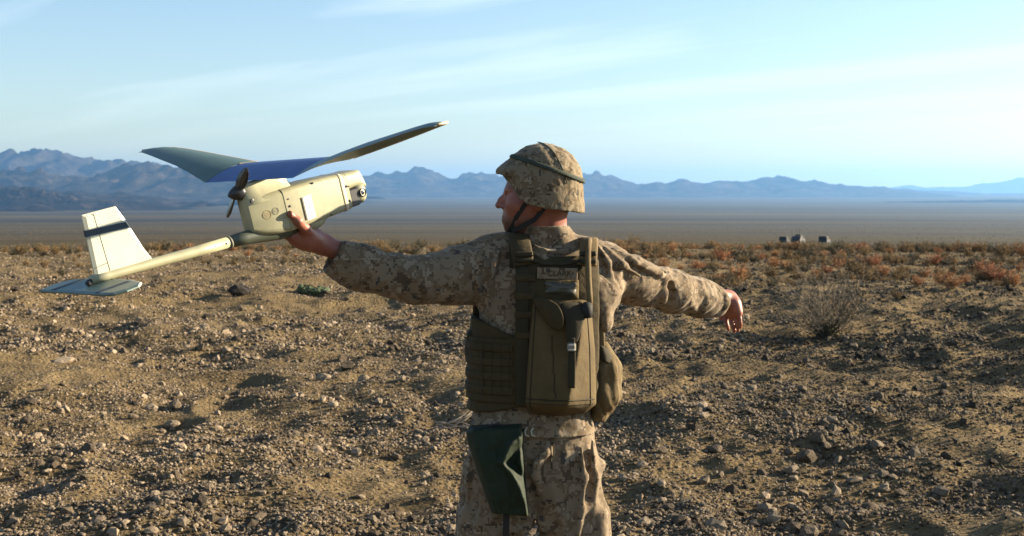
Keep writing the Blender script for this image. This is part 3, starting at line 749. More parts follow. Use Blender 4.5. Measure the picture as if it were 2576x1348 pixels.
# boom
mb = MB(); mb.tube([(-.296, 0, -.0345), (-.40, 0, -.0285), (-.55, 0, -.018), (-.66, 0, -.0105), (-.705, 0, -.0075)], [.0152, .0145, .0132, .012, .0118], 16)
boom = mb.build('tail_boom', M_cream, drone, True)
mb = MB(); mb.tube([(-.303, 0, -.035), (-.297, 0, -.0346)], [.0168, .0168], 16); mb.build('collar', M_line, boom, True)
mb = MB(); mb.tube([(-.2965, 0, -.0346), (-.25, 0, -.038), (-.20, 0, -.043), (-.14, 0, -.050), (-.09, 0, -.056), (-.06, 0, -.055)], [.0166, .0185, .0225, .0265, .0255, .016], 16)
mb.build('boom_sleeve', M_boom_shade, drone, True)
mb = MB(); mb.lathe((-.318, -.0138, -.033), (0, -1, .1), [(0, .0025), (.002, .0025), (.0026, .001)], 10); mb.build('screw', M_black, boom)
# fin
def plate(pts, axis, thick, inset=.0):
    """flat foil from an outline in x and one other axis, thinner at the rim"""
    c = sum((Vector(p) for p in pts), Vector()) / len(pts)
    t = Vector([0, 0, 0]); t[axis] = thick / 2
    P = [Vector(p) for p in pts]; Q = [p + (c - p).normalized() * min(.012, (c - p).length * .3) for p in P]
    m = MB(); m.loft([[q + t for q in Q], [p + t * .35 for p in P], [p - t * .35 for p in P], [q - t for q in Q]]); return m
fz = [(-.693, 0, -.012), (-.684, 0, .153), (-.592, 0, .149), (-.575, 0, .110), (-.548, 0, .030), (-.528, 0, -.014)]
fin = plate(fz, 1, .011).build('tail_fin', M_pale, drone)
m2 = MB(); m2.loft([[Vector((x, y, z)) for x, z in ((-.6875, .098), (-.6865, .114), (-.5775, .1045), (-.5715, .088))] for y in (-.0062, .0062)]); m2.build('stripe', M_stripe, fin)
for a, b in (((-.655, .15), (-.652, .0)), ((-.690, .018), (-.652, .021))):
    m2 = MB(); m2.tube([(a[0], -.0056, a[1]), (b[0], -.0056, b[1])], .0008, 5); m2.build('rudder_hinge', M_line, fin)
# tailplane
st = [(-.757, .185, -.0245), (-.757, -.03, -.0245), (-.757, -.155, -.0245), (-.748, -.188, -.0245), (-.722, -.200, -.0245), (-.690, -.196, -.0245), (-.668, -.170, -.0245), (-.655, -.10, -.0245), (-.652, 0, -.0245), (-.655, .10, -.0245), (-.668, .170, -.0245), (-.690, .196, -.0245), (-.722, .200, -.0245)]
stab = plate(st, 2, .009).build('tailplane', M_wing, drone)
m2 = MB(); m2.tube([(-.690, -.193, -.0245), (-.668, -.168, -.0245), (-.655, -.10, -.0245), (-.652, 0, -.0245)], .0042, 8); m2.build('sunlit_leading_edge', M_pale, stab, True)  # sunlight on the near front edge, put into a pale colour
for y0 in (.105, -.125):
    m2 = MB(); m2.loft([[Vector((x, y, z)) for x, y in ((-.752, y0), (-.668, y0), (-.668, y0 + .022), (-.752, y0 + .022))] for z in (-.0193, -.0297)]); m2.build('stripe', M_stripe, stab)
m2 = MB(); m2.box((-.706, 0, -.012), (.026, .016, .016), bev=.004); m2.build('servo_horn', M_black, boom)
# wing
def airfoil(xl, xt, y, z, th, twist=0.0, n=9):
    c = xl - xt; o = []
    for k in range(n):
        t = (1 - math.cos(math.pi * k / (n - 1))) / 2
        yt = th * (1.4845 * math.sqrt(t) - .63 * t - 1.758 * t * t + 1.4215 * t ** 3 - .5075 * t ** 4) * 2
        o.append((t, yt))
    up = [Vector((xl - c * t, y, z + q * 1.25 + .012 * math.sin(math.pi * t) * c / .2 - twist * t)) for t, q in o]
    lo = [Vector((xl - c * t, y, z - q * .55 + .012 * math.sin(math.pi * t) * c / .2 - twist * t)) for t, q in o[1:-1]]
    return up + lo[::-1]
ZW = .1075
cen = MB(); cen.loft([airfoil(.004, -.198, y, ZW, .0085) for y in (-.2095, -.1, 0, .1, .2095)])
wing_c = shade_auto(cen.build('wing_center', M_wingc, drone), 60)
def tip_sections(s):
    out = []
    for y, xl, xt, dz in ((.2105, .004, -.198, .0005), (.25, .004, -.191, .0065), (.30, .003, -.181, .0150), (.40, -.001, -.162, .0325), (.50, -.006, -.144, .0505), (.58, -.013, -.129, .0655), (.63, -.022, -.120, .0745), (.665, -.045, -.113, .081), (.690, -.098, -.108, .0855)):
        out.append(airfoil(xl, xt, s * y, ZW + dz, .0085 * (xl - xt) / .2, -.09 * (xl - xt) * min(1, (y - .21) / .15)))
    return out
for s in (1, -1):
    w = MB(); w.loft(tip_sections(s) if s > 0 else tip_sections(s)); wo_ = shade_auto(w.build('wing_panel', M_wing, drone), 60)
    e = MB(); pts = [Vector((xl + .0015, s * y, ZW + dz + .001)) for y, xl, dz in ((.215, .004, .001), (.30, .003, .0150), (.40, -.001, .0325), (.50, -.006, .0505), (.58, -.013, .0655), (.63, -.022, .0745), (.665, -.045, .081), (.690, -.096, .0875))]
    e.tube(pts, [.004] * 6 + [.0045, .004], 6); e.build('sunlit_leading_edge', M_sunlit_le, wo_, True)
    e = MB(); pts = [Vector((-.075, s * .2095, ZW + .0225)), Vector((-.02, s * .2095, ZW + .014))]; e.tube(pts, .003, 6); e.build('wing_latch', M_line, wo_)
# fixings, label, prints
for x, z, r in ((-.028, .052, .0032), (-.118, .012, .0034), (-.118, .032, .0020), (.083, .012, .0036), (.083, -.030, .0034), (.0895, .010, .002), (.01, -.0500, .0026)):
    m2 = MB(); m2.lathe((x, -.0488, z), (0, -1, 0), [(0, r), (.0022, r), (.0028, r * .6)], 10); m2.build('screw', M_black, bay)
m2 = MB(); m2.lathe((-.218, -.0275, .055), (0, -1, 0), [(0, .0065), (.002, .0065), (.003, .004)], 12); m2.build('screw', M_black, fus)
m2 = MB(); m2.loft([[Vector((x, y, z)) for x, z in ((-.072, .024), (-.044, .024), (-.0435, -.040), (-.0715, -.042))] for y in (-.0492, -.0508)]); m2.build('paper_label', M_white, bay)
m2 = MB(); m2.box((-.0745, -.0505, -.008), (.005, .003, .064)); m2.build('hook_strip', M_line, bay)
for cx, cz, r, mt in ((-.188, .008, .0125, M_brown_print), (-.163, .011, .0095, M_line)):
    m2 = MB()
    def skin(x, z, o): return Vector((x, -float(np.interp(x, [-.23, -.20, -.155, -.131], [.024, .034, .044, .0475])) - o, z))   # on the flank, o proud of it
    ang = [2 * math.pi * q / 20 for q in range(20)]
    m2.loft([[skin(cx + k_ * r * math.cos(a), cz + k_ * r * math.sin(a), o) for a in ang] for k_, o in ((1, -.0008), (1, .0006), (.86, .0006), (.86, -.0008))], cap=False)
    for a, w in ((.35, 1.2), (0, 1.5), (-.35, 1.2)):
        m2.loft([[skin(cx + e * r * w * .4, cz + (a + q) * r, o) for q, o in ((-.07, -.0008), (-.07, .0006), (.07, .0006), (.07, -.0008))] for e in (-1, 1)])
    m2.build('emblem', mt, fus)
# ------------------------------------------------------------------ soft-surface modelling
class Vol:
    """a grid of signed distances, meshed with surface nets"""
    def __init__(s, lo, hi, h):
        s.lo = np.array(lo, float); s.h = h
        s.n = np.ceil((np.array(hi) - s.lo) / h).astype(int) + 1
        s.F = np.full(s.n, 0.2, np.float32)
        s.ax = [s.lo[i] + h * np.arange(s.n[i]) for i in range(3)]
    def sub(s, lo, hi):
        a = np.clip(np.floor((np.array(lo) - s.lo) / s.h).astype(int), 0, s.n - 1); b = np.clip(np.ceil((np.array(hi) - s.lo) / s.h).astype(int) + 1, 1, s.n)
        sl = tuple(slice(int(i), int(j)) for i, j in zip(a, b))
        X = s.ax[0][sl[0]][:, None, None]; Y = s.ax[1][sl[1]][None, :, None]; Z = s.ax[2][sl[2]][None, None, :]
        return sl, X, Y, Z
    def op(s, fn, lo, hi, k, cut=False, pad=0.05):
        lo = np.array(lo) - pad; hi = np.array(hi) + pad
        sl, X, Y, Z = s.sub(lo, hi)
        if 0 in s.F[sl].shape: return
        d = fn(X, Y, Z); a = s.F[sl]
        if cut:
            d = -d; m = np.clip(.5 - .5 * (d - a) / k, 0, 1); s.F[sl] = d * (1 - m) + a * m + k * m * (1 - m)
        else:
            m = np.clip(.5 + .5 * (d - a) / k, 0, 1); s.F[sl] = d * (1 - m) + a * m - k * m * (1 - m)
    def cone(s, a, b, ra, rb, k=.02, cut=False):
        a = np.array(a, float); b = np.array(b, float); ba = b - a; q = max(ba @ ba, 1e-9)
        def fn(X, Y, Z):
            t = np.clip(((X - a[0]) * ba[0] + (Y - a[1]) * ba[1] + (Z - a[2]) * ba[2]) / q, 0, 1)
            return np.sqrt((X - a[0] - ba[0] * t) ** 2 + (Y - a[1] - ba[1] * t) ** 2 + (Z - a[2] - ba[2] * t) ** 2) - (ra + (rb - ra) * t)
        r = max(ra, rb); s.op(fn, np.minimum(a, b) - r, np.maximum(a, b) + r, k, cut)
    def chain(s, pts, rad, k=.02, cut=False):
        for i in range(len(pts) - 1): s.cone(pts[i], pts[i + 1], rad[i], rad[i + 1], k, cut)
    def ell(s, c, r, k=.02, R=None, cut=False):
        c = np.array(c, float); r = np.array(r, float); R = np.eye(3) if R is None else np.array(R)
        def fn(X, Y, Z):
            dx, dy, dz = X - c[0], Y - c[1], Z - c[2]
            p = [R[i][0] * dx + R[i][1] * dy + R[i][2] * dz for i in range(3)]
            k0 = np.sqrt((p[0] / r[0]) ** 2 + (p[1] / r[1]) ** 2 + (p[2] / r[2]) ** 2); k1 = np.sqrt((p[0] / r[0] ** 2) ** 2 + (p[1] / r[1] ** 2) ** 2 + (p[2] / r[2] ** 2) ** 2)
            return k0 * (k0 - 1) / np.maximum(k1, 1e-6)
        m = r.max(); s.op(fn, c - m, c + m, k, cut)
    def box(s, c, half, rad, k=.01, R=None, cut=False):
        c = np.array(c, float); hf = np.array(half, float) - rad; R = np.eye(3) if R is None else np.array(R)
        def fn(X, Y, Z):
            dx, dy, dz = X - c[0], Y - c[1], Z - c[2]
            q = [np.abs(R[i][0] * dx + R[i][1] * dy + R[i][2] * dz) - hf[i] for i in range(3)]
            return np.sqrt(sum(np.maximum(w, 0) ** 2 for w in q)) + np.minimum(np.maximum(np.maximum(q[0], q[1]), q[2]), 0) - rad
        m = np.linalg.norm(half); s.op(fn, c - m, c + m, k, cut)
    def column(s, rows, k=.02, p=2.4, off=0.0, cap=0.01):
        """rows: (z, cx, cy, half width, half depth) from bottom to top"""
        rows = np.array(rows, float); zs = rows[:, 0]
        fn = column_fn(rows, p, off, cap)
        m = rows[:, 3].max() + abs(off); s.op(fn, (rows[:, 1].min() - m, rows[:, 2].min() - m, zs[0]), (rows[:, 1].max() + m, rows[:, 2].max() + m, zs[-1]), k)
    def mesh(s, smooth=1):
        F = s.F; S = F < 0
        nx, ny, nz = F.shape
        def c8(A, o): return A[o[0]:nx - 1 + o[0], o[1]:ny - 1 + o[1], o[2]:nz - 1 + o[2]]
        offs = [(i, j, k) for i in (0, 1) for j in (0, 1) for k in (0, 1)]
        cnt = sum(c8(S, o).astype(np.int8) for o in offs)
        act = np.argwhere((cnt > 0) & (cnt < 8))
        vals = np.stack([F[act[:, 0] + o[0], act[:, 1] + o[1], act[:, 2] + o[2]] for o in offs], 1)
        acc = np.zeros((len(act), 3)); num = np.zeros(len(act)); O = np.array(offs, float)
        for a in range(8):
            for b in range(a + 1, 8):
                if np.abs(O[a] - O[b]).sum() != 1: continue
                m = (vals[:, a] < 0) != (vals[:, b] < 0)
                t = np.where(m, vals[:, a] / np.where(m, vals[:, a] - vals[:, b], 1), 0)
                acc += np.where(m[:, None], O[a] + (O[b] - O[a]) * t[:, None], 0); num += m
        v = s.lo + (act + acc / num[:, None]) * s.h
        ids = np.full((nx - 1, ny - 1, nz - 1), -1, np.int32); ids[act[:, 0], act[:, 1], act[:, 2]] = np.arange(len(act))
        faces = []
        for ax in range(3):
            o1, o2 = [q for q in range(3) if q != ax]
            sl0 = [slice(None)] * 3; sl1 = [slice(None)] * 3; sl0[ax] = slice(0, -1); sl1[ax] = slice(1, None)
            A, B = S[tuple(sl0)], S[tuple(sl1)]
            e = np.argwhere(A != B); keep = (e[:, o1] > 0) & (e[:, o2] > 0) & (e[:, o1] < s.n[o1] - 1) & (e[:, o2] < s.n[o2] - 1); e = e[keep]
            inside = A[e[:, 0], e[:, 1], e[:, 2]]
            def g(d1, d2):
                q = e.copy(); q[:, o1] += d1; q[:, o2] += d2; return ids[q[:, 0], q[:, 1], q[:, 2]]
            f = np.stack([g(-1, -1), g(0, -1), g(0, 0), g(-1, 0)], 1)
            flip = inside if ax != 1 else ~inside
            f[~flip] = f[~flip][:, ::-1]
            faces.append(f)
        f = np.vstack(faces); f = f[(f >= 0).all(1)]
        for _ in range(smooth): v = lap(v, f)
        return v, f
def column_fn(rows, p=2.4, off=0.0, cap=0.01):
    rows = np.array(rows, float); zs = rows[:, 0]
    def fn(X, Y, Z):
        c = [np.interp(Z, zs, rows[:, i]) for i in range(1, 5)]
        a = c[2] + off; b = c[3] + off
        r = (np.abs((X - c[0]) / a) ** p + np.abs((Y - c[1]) / b) ** p) ** (1 / p)
        d = (r - 1) * np.minimum(a, b)
        dz = np.maximum(zs[0] - Z, Z - zs[-1])
        return np.where((d > 0) & (dz > 0), np.sqrt(np.maximum(d, 0) ** 2 + np.maximum(dz, 0) ** 2), np.maximum(d, dz))
    return fn
def lap(v, f, w=.5):
    acc = np.zeros_like(v); cnt = np.zeros(len(v))
    for i in range(4):
        for j in ((i + 1) % 4, (i - 1) % 4):
            np.add.at(acc, f[:, i], v[f[:, j]]); np.add.at(cnt, f[:, i], 1)
    return v * (1 - w) + w * acc / np.maximum(cnt, 1)[:, None]
def normals(v, f):
    n = np.cross(v[f[:, 2]] - v[f[:, 0]], v[f[:, 3]] - v[f[:, 1]]); out = np.zeros_like(v)
    for i in range(4): np.add.at(out, f[:, i], n)
    return out / np.maximum(np.linalg.norm(out, axis=1), 1e-9)[:, None]
# ------------------------------------------------------------------ the soldier
def A(px, py, y): return np.array(at(px, py, y))
def skin_mat():
    m, t, b = mat_new('skin')
    n = tnoise(t, 35, 4, 0.6, obj_coord(t)); r = ramp(t, [(0.3, (0.17, 0.056, 0.036)), (0.7, (0.25, 0.088, 0.056))], n.outputs[0]); L(t, r.outputs[0], b.inputs['Base Color'])
    b.inputs['Roughness'].default_value = 0.5; b.inputs['Subsurface Weight'].default_value = 0.12; b.inputs['Subsurface Radius'].default_value = (0.012, 0.005, 0.003); b.inputs['Subsurface Scale'].default_value = 1.0
    sp = t.nodes.new('ShaderNodeSeparateXYZ'); L(t, obj_coord(t), sp.inputs[0])          # stubble along the jaw
    mz = N(t, 'ShaderNodeMapRange'); mz.inputs['From Min'].default_value = 1.655; mz.inputs['From Max'].default_value = 1.625; L(t, sp.outputs[2], mz.inputs[0])
    mx_ = N(t, 'ShaderNodeMapRange'); mx_.inputs['From Min'].default_value = -.06; mx_.inputs['From Max'].default_value = -.04; L(t, sp.outputs[0], mx_.inputs[0])
    m4 = N(t, 'ShaderNodeMapRange'); m4.inputs['From Min'].default_value = .075; m4.inputs['From Max'].default_value = .045; L(t, sp.outputs[0], m4.inputs[0])
    ml = N(t, 'ShaderNodeMath', operation='MULTIPLY'); L(t, mz.outputs[0], ml.inputs[0]); L(t, mx_.outputs[0], ml.inputs[1])
    m5 = N(t, 'ShaderNodeMath', operation='MULTIPLY'); L(t, ml.outputs[0], m5.inputs[0]); L(t, m4.outputs[0], m5.inputs[1])
    m6 = N(t, 'ShaderNodeMath', operation='MULTIPLY'); L(t, m5.outputs[0], m6.inputs[0]); m6.inputs[1].default_value = .7
    mm = N(t, 'ShaderNodeMixRGB'); mm.inputs[2].default_value = (0.045, 0.026, 0.019, 1); L(t, m6.outputs[0], mm.inputs[0]); L(t, r.outputs[0], mm.inputs[1]); L(t, mm.outputs[0], b.inputs['Base Color'])
    n2 = tnoise(t, 220, 3, 0.6, obj_coord(t)); bump(t, b, n2.outputs[0], 0.25, 0.001)
    return m
def camo_mat(name, cell=0.0058, tint=(1, 1, 1), scale=1.0):
    """desert digital camouflage: square cells in four tones"""
    m, t, b = mat_new(name)
    oc = obj_coord(t)
    wob = tnoise(t, 9, 2, 0.5, oc)
    sn = N(t, 'ShaderNodeVectorMath', operation='SNAP'); sn.inputs[1].default_value = (cell, cell, cell); L(t, oc, sn.inputs[0])
    n1 = tnoise(t, 22 * scale, 4, 0.62, sn.outputs[0]); n2 = tnoise(t, 38 * scale, 3, 0.6, sn.outputs[0])
    mp = N(t, 'ShaderNodeMapping'); mp.inputs['Location'].default_value = (3.1, 7.7, 1.3); L(t, sn.outputs[0], mp.inputs[0]); n3 = tnoise(t, 30 * scale, 4, 0.6, mp.outputs[0])
    def tc_(c): return tuple(q * w * .38 for q, w in zip(c, tint))
    r1 = ramp(t, [(0.0, tc_((0.46, 0.36, 0.24))), (0.49, tc_((0.34, 0.25, 0.155))), (0.575, tc_((0.58, 0.475, 0.335)))], n1.outputs[0], 'CONSTANT')
    r2 = ramp(t, [(0.0, (0, 0, 0)), (0.60, (1, 1, 1))], n3.outputs[0], 'CONSTANT')
    mx = N(t, 'ShaderNodeMixRGB'); mx.inputs[2].default_value = (*tc_((0.19, 0.135, 0.082)), 1); L(t, r2.outputs[0], mx.inputs[0]); L(t, r1.outputs[0], mx.inputs[1])
    r3 = ramp(t, [(0.0, (0, 0, 0)), (0.635, (1, 1, 1))], n2.outputs[0], 'CONSTANT')
    m2 = N(t, 'ShaderNodeMixRGB'); m2.inputs[2].default_value = (*tc_((0.14, 0.12, 0.098)), 1); L(t, r3.outputs[0], m2.inputs[0]); L(t, mx.outputs[0], m2.inputs[1])
    d = ramp(t, [(0.3, (0.86, 0.85, 0.83)), (0.7, (1.06, 1.05, 1.04))], wob.outputs[0]); m3 = N(t, 'ShaderNodeMixRGB', blend_type='MULTIPLY'); m3.inputs[0].default_value = 1
    L(t, m2.outputs[0], m3.inputs[1]); L(t, d.outputs[0], m3.inputs[2]); L(t, m3.outputs[0], b.inputs['Base Color'])
    b.inputs['Roughness'].default_value = 0.92; b.inputs['Specular IOR Level'].default_value = 0.15; b.inputs['Sheen Weight'].default_value = 0.08
    f1 = tnoise(t, 17, 3, 0.5, oc, 1.2); f1.noise_type = 'RIDGED_MULTIFRACTAL'; f2 = tnoise(t, 900, 2, 0.5, oc)
    ad = N(t, 'ShaderNodeMath', operation='MULTIPLY_ADD'); ad.inputs[1].default_value = 0.06; L(t, f2.outputs[0], ad.inputs[0]); L(t, f1.outputs[0], ad.inputs[2])
    bump(t, b, ad.outputs[0], 0.55, 0.011)
    return m
def cloth_mat(name, c, rough=0.85, wrinkle=0.4, sheen=0.0):
    m, t, b = mat_new(name); oc = obj_coord(t)
    n = tnoise(t, 14, 5, 0.6, oc); r = ramp(t, [(0.3, tuple(q * .78 for q in c)), (0.7, tuple(q * 1.18 for q in c))], n.outputs[0]); L(t, r.outputs[0], b.inputs['Base Color'])
    b.inputs['Roughness'].default_value = rough; b.inputs['Specular IOR Level'].default_value = 0.25; b.inputs['Sheen Weight'].default_value = sheen
    f1 = tnoise(t, 30, 4, 0.55, oc, 0.6); f2 = tnoise(t, 700, 2, 0.5, oc)
    ad = N(t, 'ShaderNodeMath', operation='MULTIPLY_ADD'); ad.inputs[1].default_value = 0.08; L(t, f2.outputs[0], ad.inputs[0]); L(t, f1.outputs[0], ad.inputs[2])
    bump(t, b, ad.outputs[0], wrinkle, 0.010)
    return m
M_skin = skin_mat(); M_camo = camo_mat('desert_camouflage', .0060, (1, 1, 1), 1.0); M_camo_h = camo_mat('helmet_camouflage', 0.0055, (0.92, 0.95, 0.92), 1.1)
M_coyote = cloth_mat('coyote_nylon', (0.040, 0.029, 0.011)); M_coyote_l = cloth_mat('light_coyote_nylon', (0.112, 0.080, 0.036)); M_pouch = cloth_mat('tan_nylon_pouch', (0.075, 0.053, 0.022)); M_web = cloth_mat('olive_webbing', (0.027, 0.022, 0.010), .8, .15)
M_green = cloth_mat('dark_green_satin', (0.011, 0.020, 0.009), 0.72, 0.35, 0.0); M_darkstrap = cloth_mat('dark_green_band', (0.030, 0.040, 0.028), .8, .1); M_blackc = cloth_mat('black_nylon', (0.018, 0.018, 0.017), .75, .1)
M_boot = cloth_mat('tan_suede', (0.25, 0.18, 0.11)); M_hair = cloth_mat('short_dark_hair', (0.03, 0.02, 0.014))
person = empty('person', (0.06, 4.0, 0.0))
tag(person, 'soldier seen from behind in desert camouflage and helmet, one arm raised holding the aircraft', 'person')
def pchild(name, me, mat, parent=None):
    o = link(name, me, mat); o.parent = parent or person
    o.matrix_parent_inverse = Matrix.Translation((-.06, -4.0, 0)) if parent is None else Matrix.Identity(4)
    return o
LS, LE, LW = A(1238, 652, 4.0), A(1040, 702, 3.92), A(818, 618, 3.86)
RS, RE, RW = A(1516, 672, 4.03), A(1690, 728, 4.2), A(1832, 752, 4.4)
Hc = A(1352, 475, 4.0)
# ---- body: one continuous skin surface
B = Vol((-.68, 3.66, -.02), (.76, 4.50, 1.86), .0042)
def E_(px, py, y, r, k=.015, R=None, cut=False): B.ell(A(px, py, y), r, k, R, cut)
# skull and face, seen in profile, turned to the left
E_(1362, 470, 4.0, (.100, .076, .105))
E_(1318, 515, 4.0, (.058, .062, .075), .03)
E_(1300, 553, 4.0, (.036, .042, .034), .03)
E_(1284, 574, 4.0, (.017, .024, .016), .016)          # chin
E_(1276, 552, 4.0, (.011, .022, .018), .012)          # mouth
E_(1267, 545, 4.0, (.0065, .018, .0045), .004)         # upper lip
E_(1267, 555, 4.0, (.0065, .017, .0050), .004)         # lower lip
E_(1281, 478, 4.0, (.013, .045, .010), .012)          # brow
B.chain([A(1275, 487, 4.0), A(1262, 503, 4.0), A(1254, 516, 4.0)], [.0075, .0095, .0105], .008)  # nose
for s in (-1, 1):
    E_(1265, 520, 4.0 + s * .012, (.009, .007, .007), .006)      # nostril wings
    E_(1279, 492, 4.0 + s * .031, (.012, .014, .009), .008, None, True)   # eye sockets
    E_(1283, 493, 4.0 + s * .031, (.0105, .0115, .0095), .004)    # eyeballs and lids
    E_(1297, 515, 4.0 + s * .044, (.026, .016, .020), .02)       # cheek bones
    E_(1352, 505, 4.0 + s * .077, (.017, .009, .031), .008)      # ears
    E_(1349, 503, 4.0 + s * .086, (.008, .005, .018), .004, None, True)
B.cone(A(1368, 520, 4.0), A(1378, 610, 4.03), .060, .064, .03)       # neck
B.cone(A(1335, 570, 4.0), A(1352, 610, 4.02), .045, .05, .03)
# trunk and limbs under the clothes
B.column([(.80, .058, 4.0, .155, .095), (1.0, .06, 4.0, .145, .09), (1.2, .07, 4.0, .150, .095), (1.40, .085, 4.0, .165, .10), (1.53, .10, 4.02, .12, .07)], .03)
B.chain([A(1380, 625, 4.02), LS, LE, LW], [.045, .045, .036, .027], .03); B.chain([A(1390, 625, 4.02), RS, RE, RW], [.045, .045, .036, .027], .03)
hipL, hipR = A(1270, 1170, 4.0), A(1420, 1170, 4.0)
kneeL, kneeR = np.array([-.055, 3.99, .50]), np.array([.185, 4.0, .50]); ankL, ankR = np.array([-.07, 4.03, .09]), np.array([.20, 4.03, .09])
for hp, kn, an in ((hipL, kneeL, ankL), (hipR, kneeR, ankR)):
    B.chain([hp, kn, an], [.085, .055, .04], .03); B.cone(an + (0, .02, -.05), an + (0, .16, -.055), .035, .028, .03)
# left hand, gripping the fuselage from below
pal = [A(812, 612, 3.86), A(782, 602, 3.835), A(752, 596, 3.80)]
B.chain(pal, [.026, .030, .030], .02)
B.chain([A(800, 612, 3.85), A(768, 603, 3.80), A(738, 594, 3.775)], [.024, .025, .020], .015)
B.chain([A(790, 596, 3.85), A(770, 580, 3.84), A(748, 578, 3.84)], [.022, .022, .018], .015)
for pts, r in (([(748, 594, 3.775), (722, 591, 3.768), (702, 589, 3.785), (690, 584, 3.815)], .0098),
               ([(752, 597, 3.79), (728, 597, 3.80), (712, 592, 3.84), (706, 578, 3.872)], .0100),
               ([(760, 600, 3.81), (742, 601, 3.84), (731, 594, 3.88), (728, 578, 3.905)], .0096),
               ([(772, 602, 3.83), (760, 601, 3.865), (754, 592, 3.895), (752, 578, 3.912)], .0086)):
    P4 = [A(*p) for p in pts]; B.chain(P4, [r * 1.15, r, r * .93, r * .78], .006)
B.chain([A(788, 598, 3.815), A(768, 577, 3.765), A(750, 557, 3.725), A(730, 538, 3.712)], [.020, .0150, .0122, .0098], .010)   # thumb
B.ell(A(731, 539, 3.704), (.0085, .006, .010), .004)
# right hand, hanging relaxed, its palm turned to the left
B.chain([RW, A(1842, 768, 4.395), A(1846, 786, 4.395)], [.024, .024, .022], .02)
B.chain([A(1826, 762, 4.425), A(1828, 786, 4.425)], [.018, .017], .02); B.chain([A(1850, 764, 4.375), A(1857, 786, 4.372)], [.014, .014], .02)
for pts, r in (([(1827, 786, 4.425), (1826, 803, 4.415), (1829, 818, 4.408), (1833, 829, 4.410)], .0078),
               ([(1838, 788, 4.405), (1840, 806, 4.395), (1844, 822, 4.390), (1847, 834, 4.392)], .0080),
               ([(1849, 788, 4.388), (1852, 806, 4.380), (1855, 821, 4.378), (1857, 832, 4.382)], .0077),
               ([(1858, 786, 4.372), (1861, 801, 4.367), (1863, 813, 4.367), (1863, 823, 4.371)], .0068)):
    B.chain([A(*p) for p in pts], [r * 1.1, r, r * .92, r * .75], .0025)
B.chain([A(1832, 762, 4.43), A(1820, 774, 4.435), A(1815, 788, 4.430), A(1816, 800, 4.425)], [.014, .0115, .0100, .0082], .008)
v, f = B.mesh(1)
body = pchild('body', mesh_np('body', v, f), M_skin)
del B
# ---- folds: noise laid out along the limb
def limb_folds(v, n, a, b, amp, along=.045, around=.13, seed=0., lo=-.1, hi=1.1):
    a, b = np.array(a), np.array(b); d = (b - a); ln = np.linalg.norm(d); d /= ln
    u = np.cross(d, [0, 0, 1.]); u /= np.linalg.norm(u); w = np.cross(d, u); p = v - a
    t = p @ d; x, y = p @ u, p @ w; ang = np.arctan2(y, x)
    rr = np.hypot(x, y)
    m = np.clip((t / ln - lo) / .12, 0, 1) * np.clip((hi - t / ln) / .12, 0, 1) * np.clip((.14 - rr) / .04, 0, 1)
    sw = .35 * np.cos(ang - seed) * along * 2.2
    q = ridged((t + sw) / along + seed, x / around, y / around + seed * 2, 2, 2.1, .4)
    q2 = noise3((t + sw * 2) / (along * 1.9) + seed, x / around * .8, y / around * .8 + 3)
    return ((q - .62) * 1.5 + q2 * .6) * amp * m
# ---- jacket
TZ = lambda py: CAM_Z - (py - 478) / FPX * 4.0
torso_rows = [(TZ(1082), .058, 4.0, .197, .135), (TZ(1055), .058, 4.0, .190, .130), (TZ(1000), .066, 4.0, .180, .122), (TZ(900), .070, 4.0, .182, .120), (TZ(800), .078, 4.0, .186, .122), (TZ(720), .085, 4.0, .188, .122), (TZ(670), .090, 4.0, .175, .108), (TZ(630), .100, 4.01, .135, .085), (TZ(602), .105, 4.02, .085, .068)]
torso_rows = [(z, x, y, a * .942, b) for z, x, y, a, b in torso_rows]
J = Vol((-.62, 3.68, .98), (.78, 4.52, 1.66), .0042)
J.column(torso_rows, .02, 2.5)
J.chain([A(1345, 628, 4.0), A(1290, 635, 4.0), LS], [.052, .058, .064], .03); J.chain([A(1410, 632, 4.02), A(1470, 650, 4.02), RS], [.052, .056, .064], .03)
J.chain([LS, A(1140, 690, 3.955), A(1060, 704, 3.92), A(1010, 700, 3.915), A(905, 672, 3.885), A(856, 650, 3.870)], [.066, .072, .063, .058, .060, .050], .035)
J.chain([A(1230, 700, 3.99), A(1130, 705, 3.96)], [.070, .060], .04)
J.cone(A(870, 668, 3.874), A(850, 660, 3.868), .050, .046, .02)
J.chain([RS, A(1590, 705, 4.10), A(1690, 732, 4.2), A(1760, 748, 4.30), A(1795, 757, 4.345)], [.070, .066, .060, .056, .051], .035)
J.ell(A(1500, 735, 3.98), (.065, .09, .06), .04)
J.ell(A(1518, 790, 3.95), (.030, .05, .055), .02); J.ell(A(1535, 735, 3.97), (.035, .05, .04), .03)
# collar
cr_ = [(TZ(612), .104, 4.015, .088, .078), (TZ(590), .101, 4.012, .082, .078), (TZ(566), .094, 4.005, .074, .074)]
J.column(cr_, .012, 2.2)
# open the cuffs, hem and collar
dL = (LW - LE) / np.linalg.norm(LW - LE); dRr = (RW - RE) / np.linalg.norm(RW - RE)
J.cone(A(850, 646, 3.867), A(800, 630, 3.85), .041, .050, .006, True); J.cone(A(1800, 757, 4.36), A(1850, 768, 4.43), .040, .050, .006, True)
J.column  # noqa
J.op(column_fn([(TZ(596), .101, 4.012, .074, .070), (TZ(550), .092, 4.003, .066, .066)], 2.2), (0, 3.9, TZ(600)), (.2, 4.12, TZ(550)), .005, True)
J.op(column_fn([(.95, .058, 4.0, .183, .121), (TZ(1050), .058, 4.0, .176, .116)], 2.5), (-.2, 3.8, .95), (.3, 4.2, TZ(1050)), .006, True)
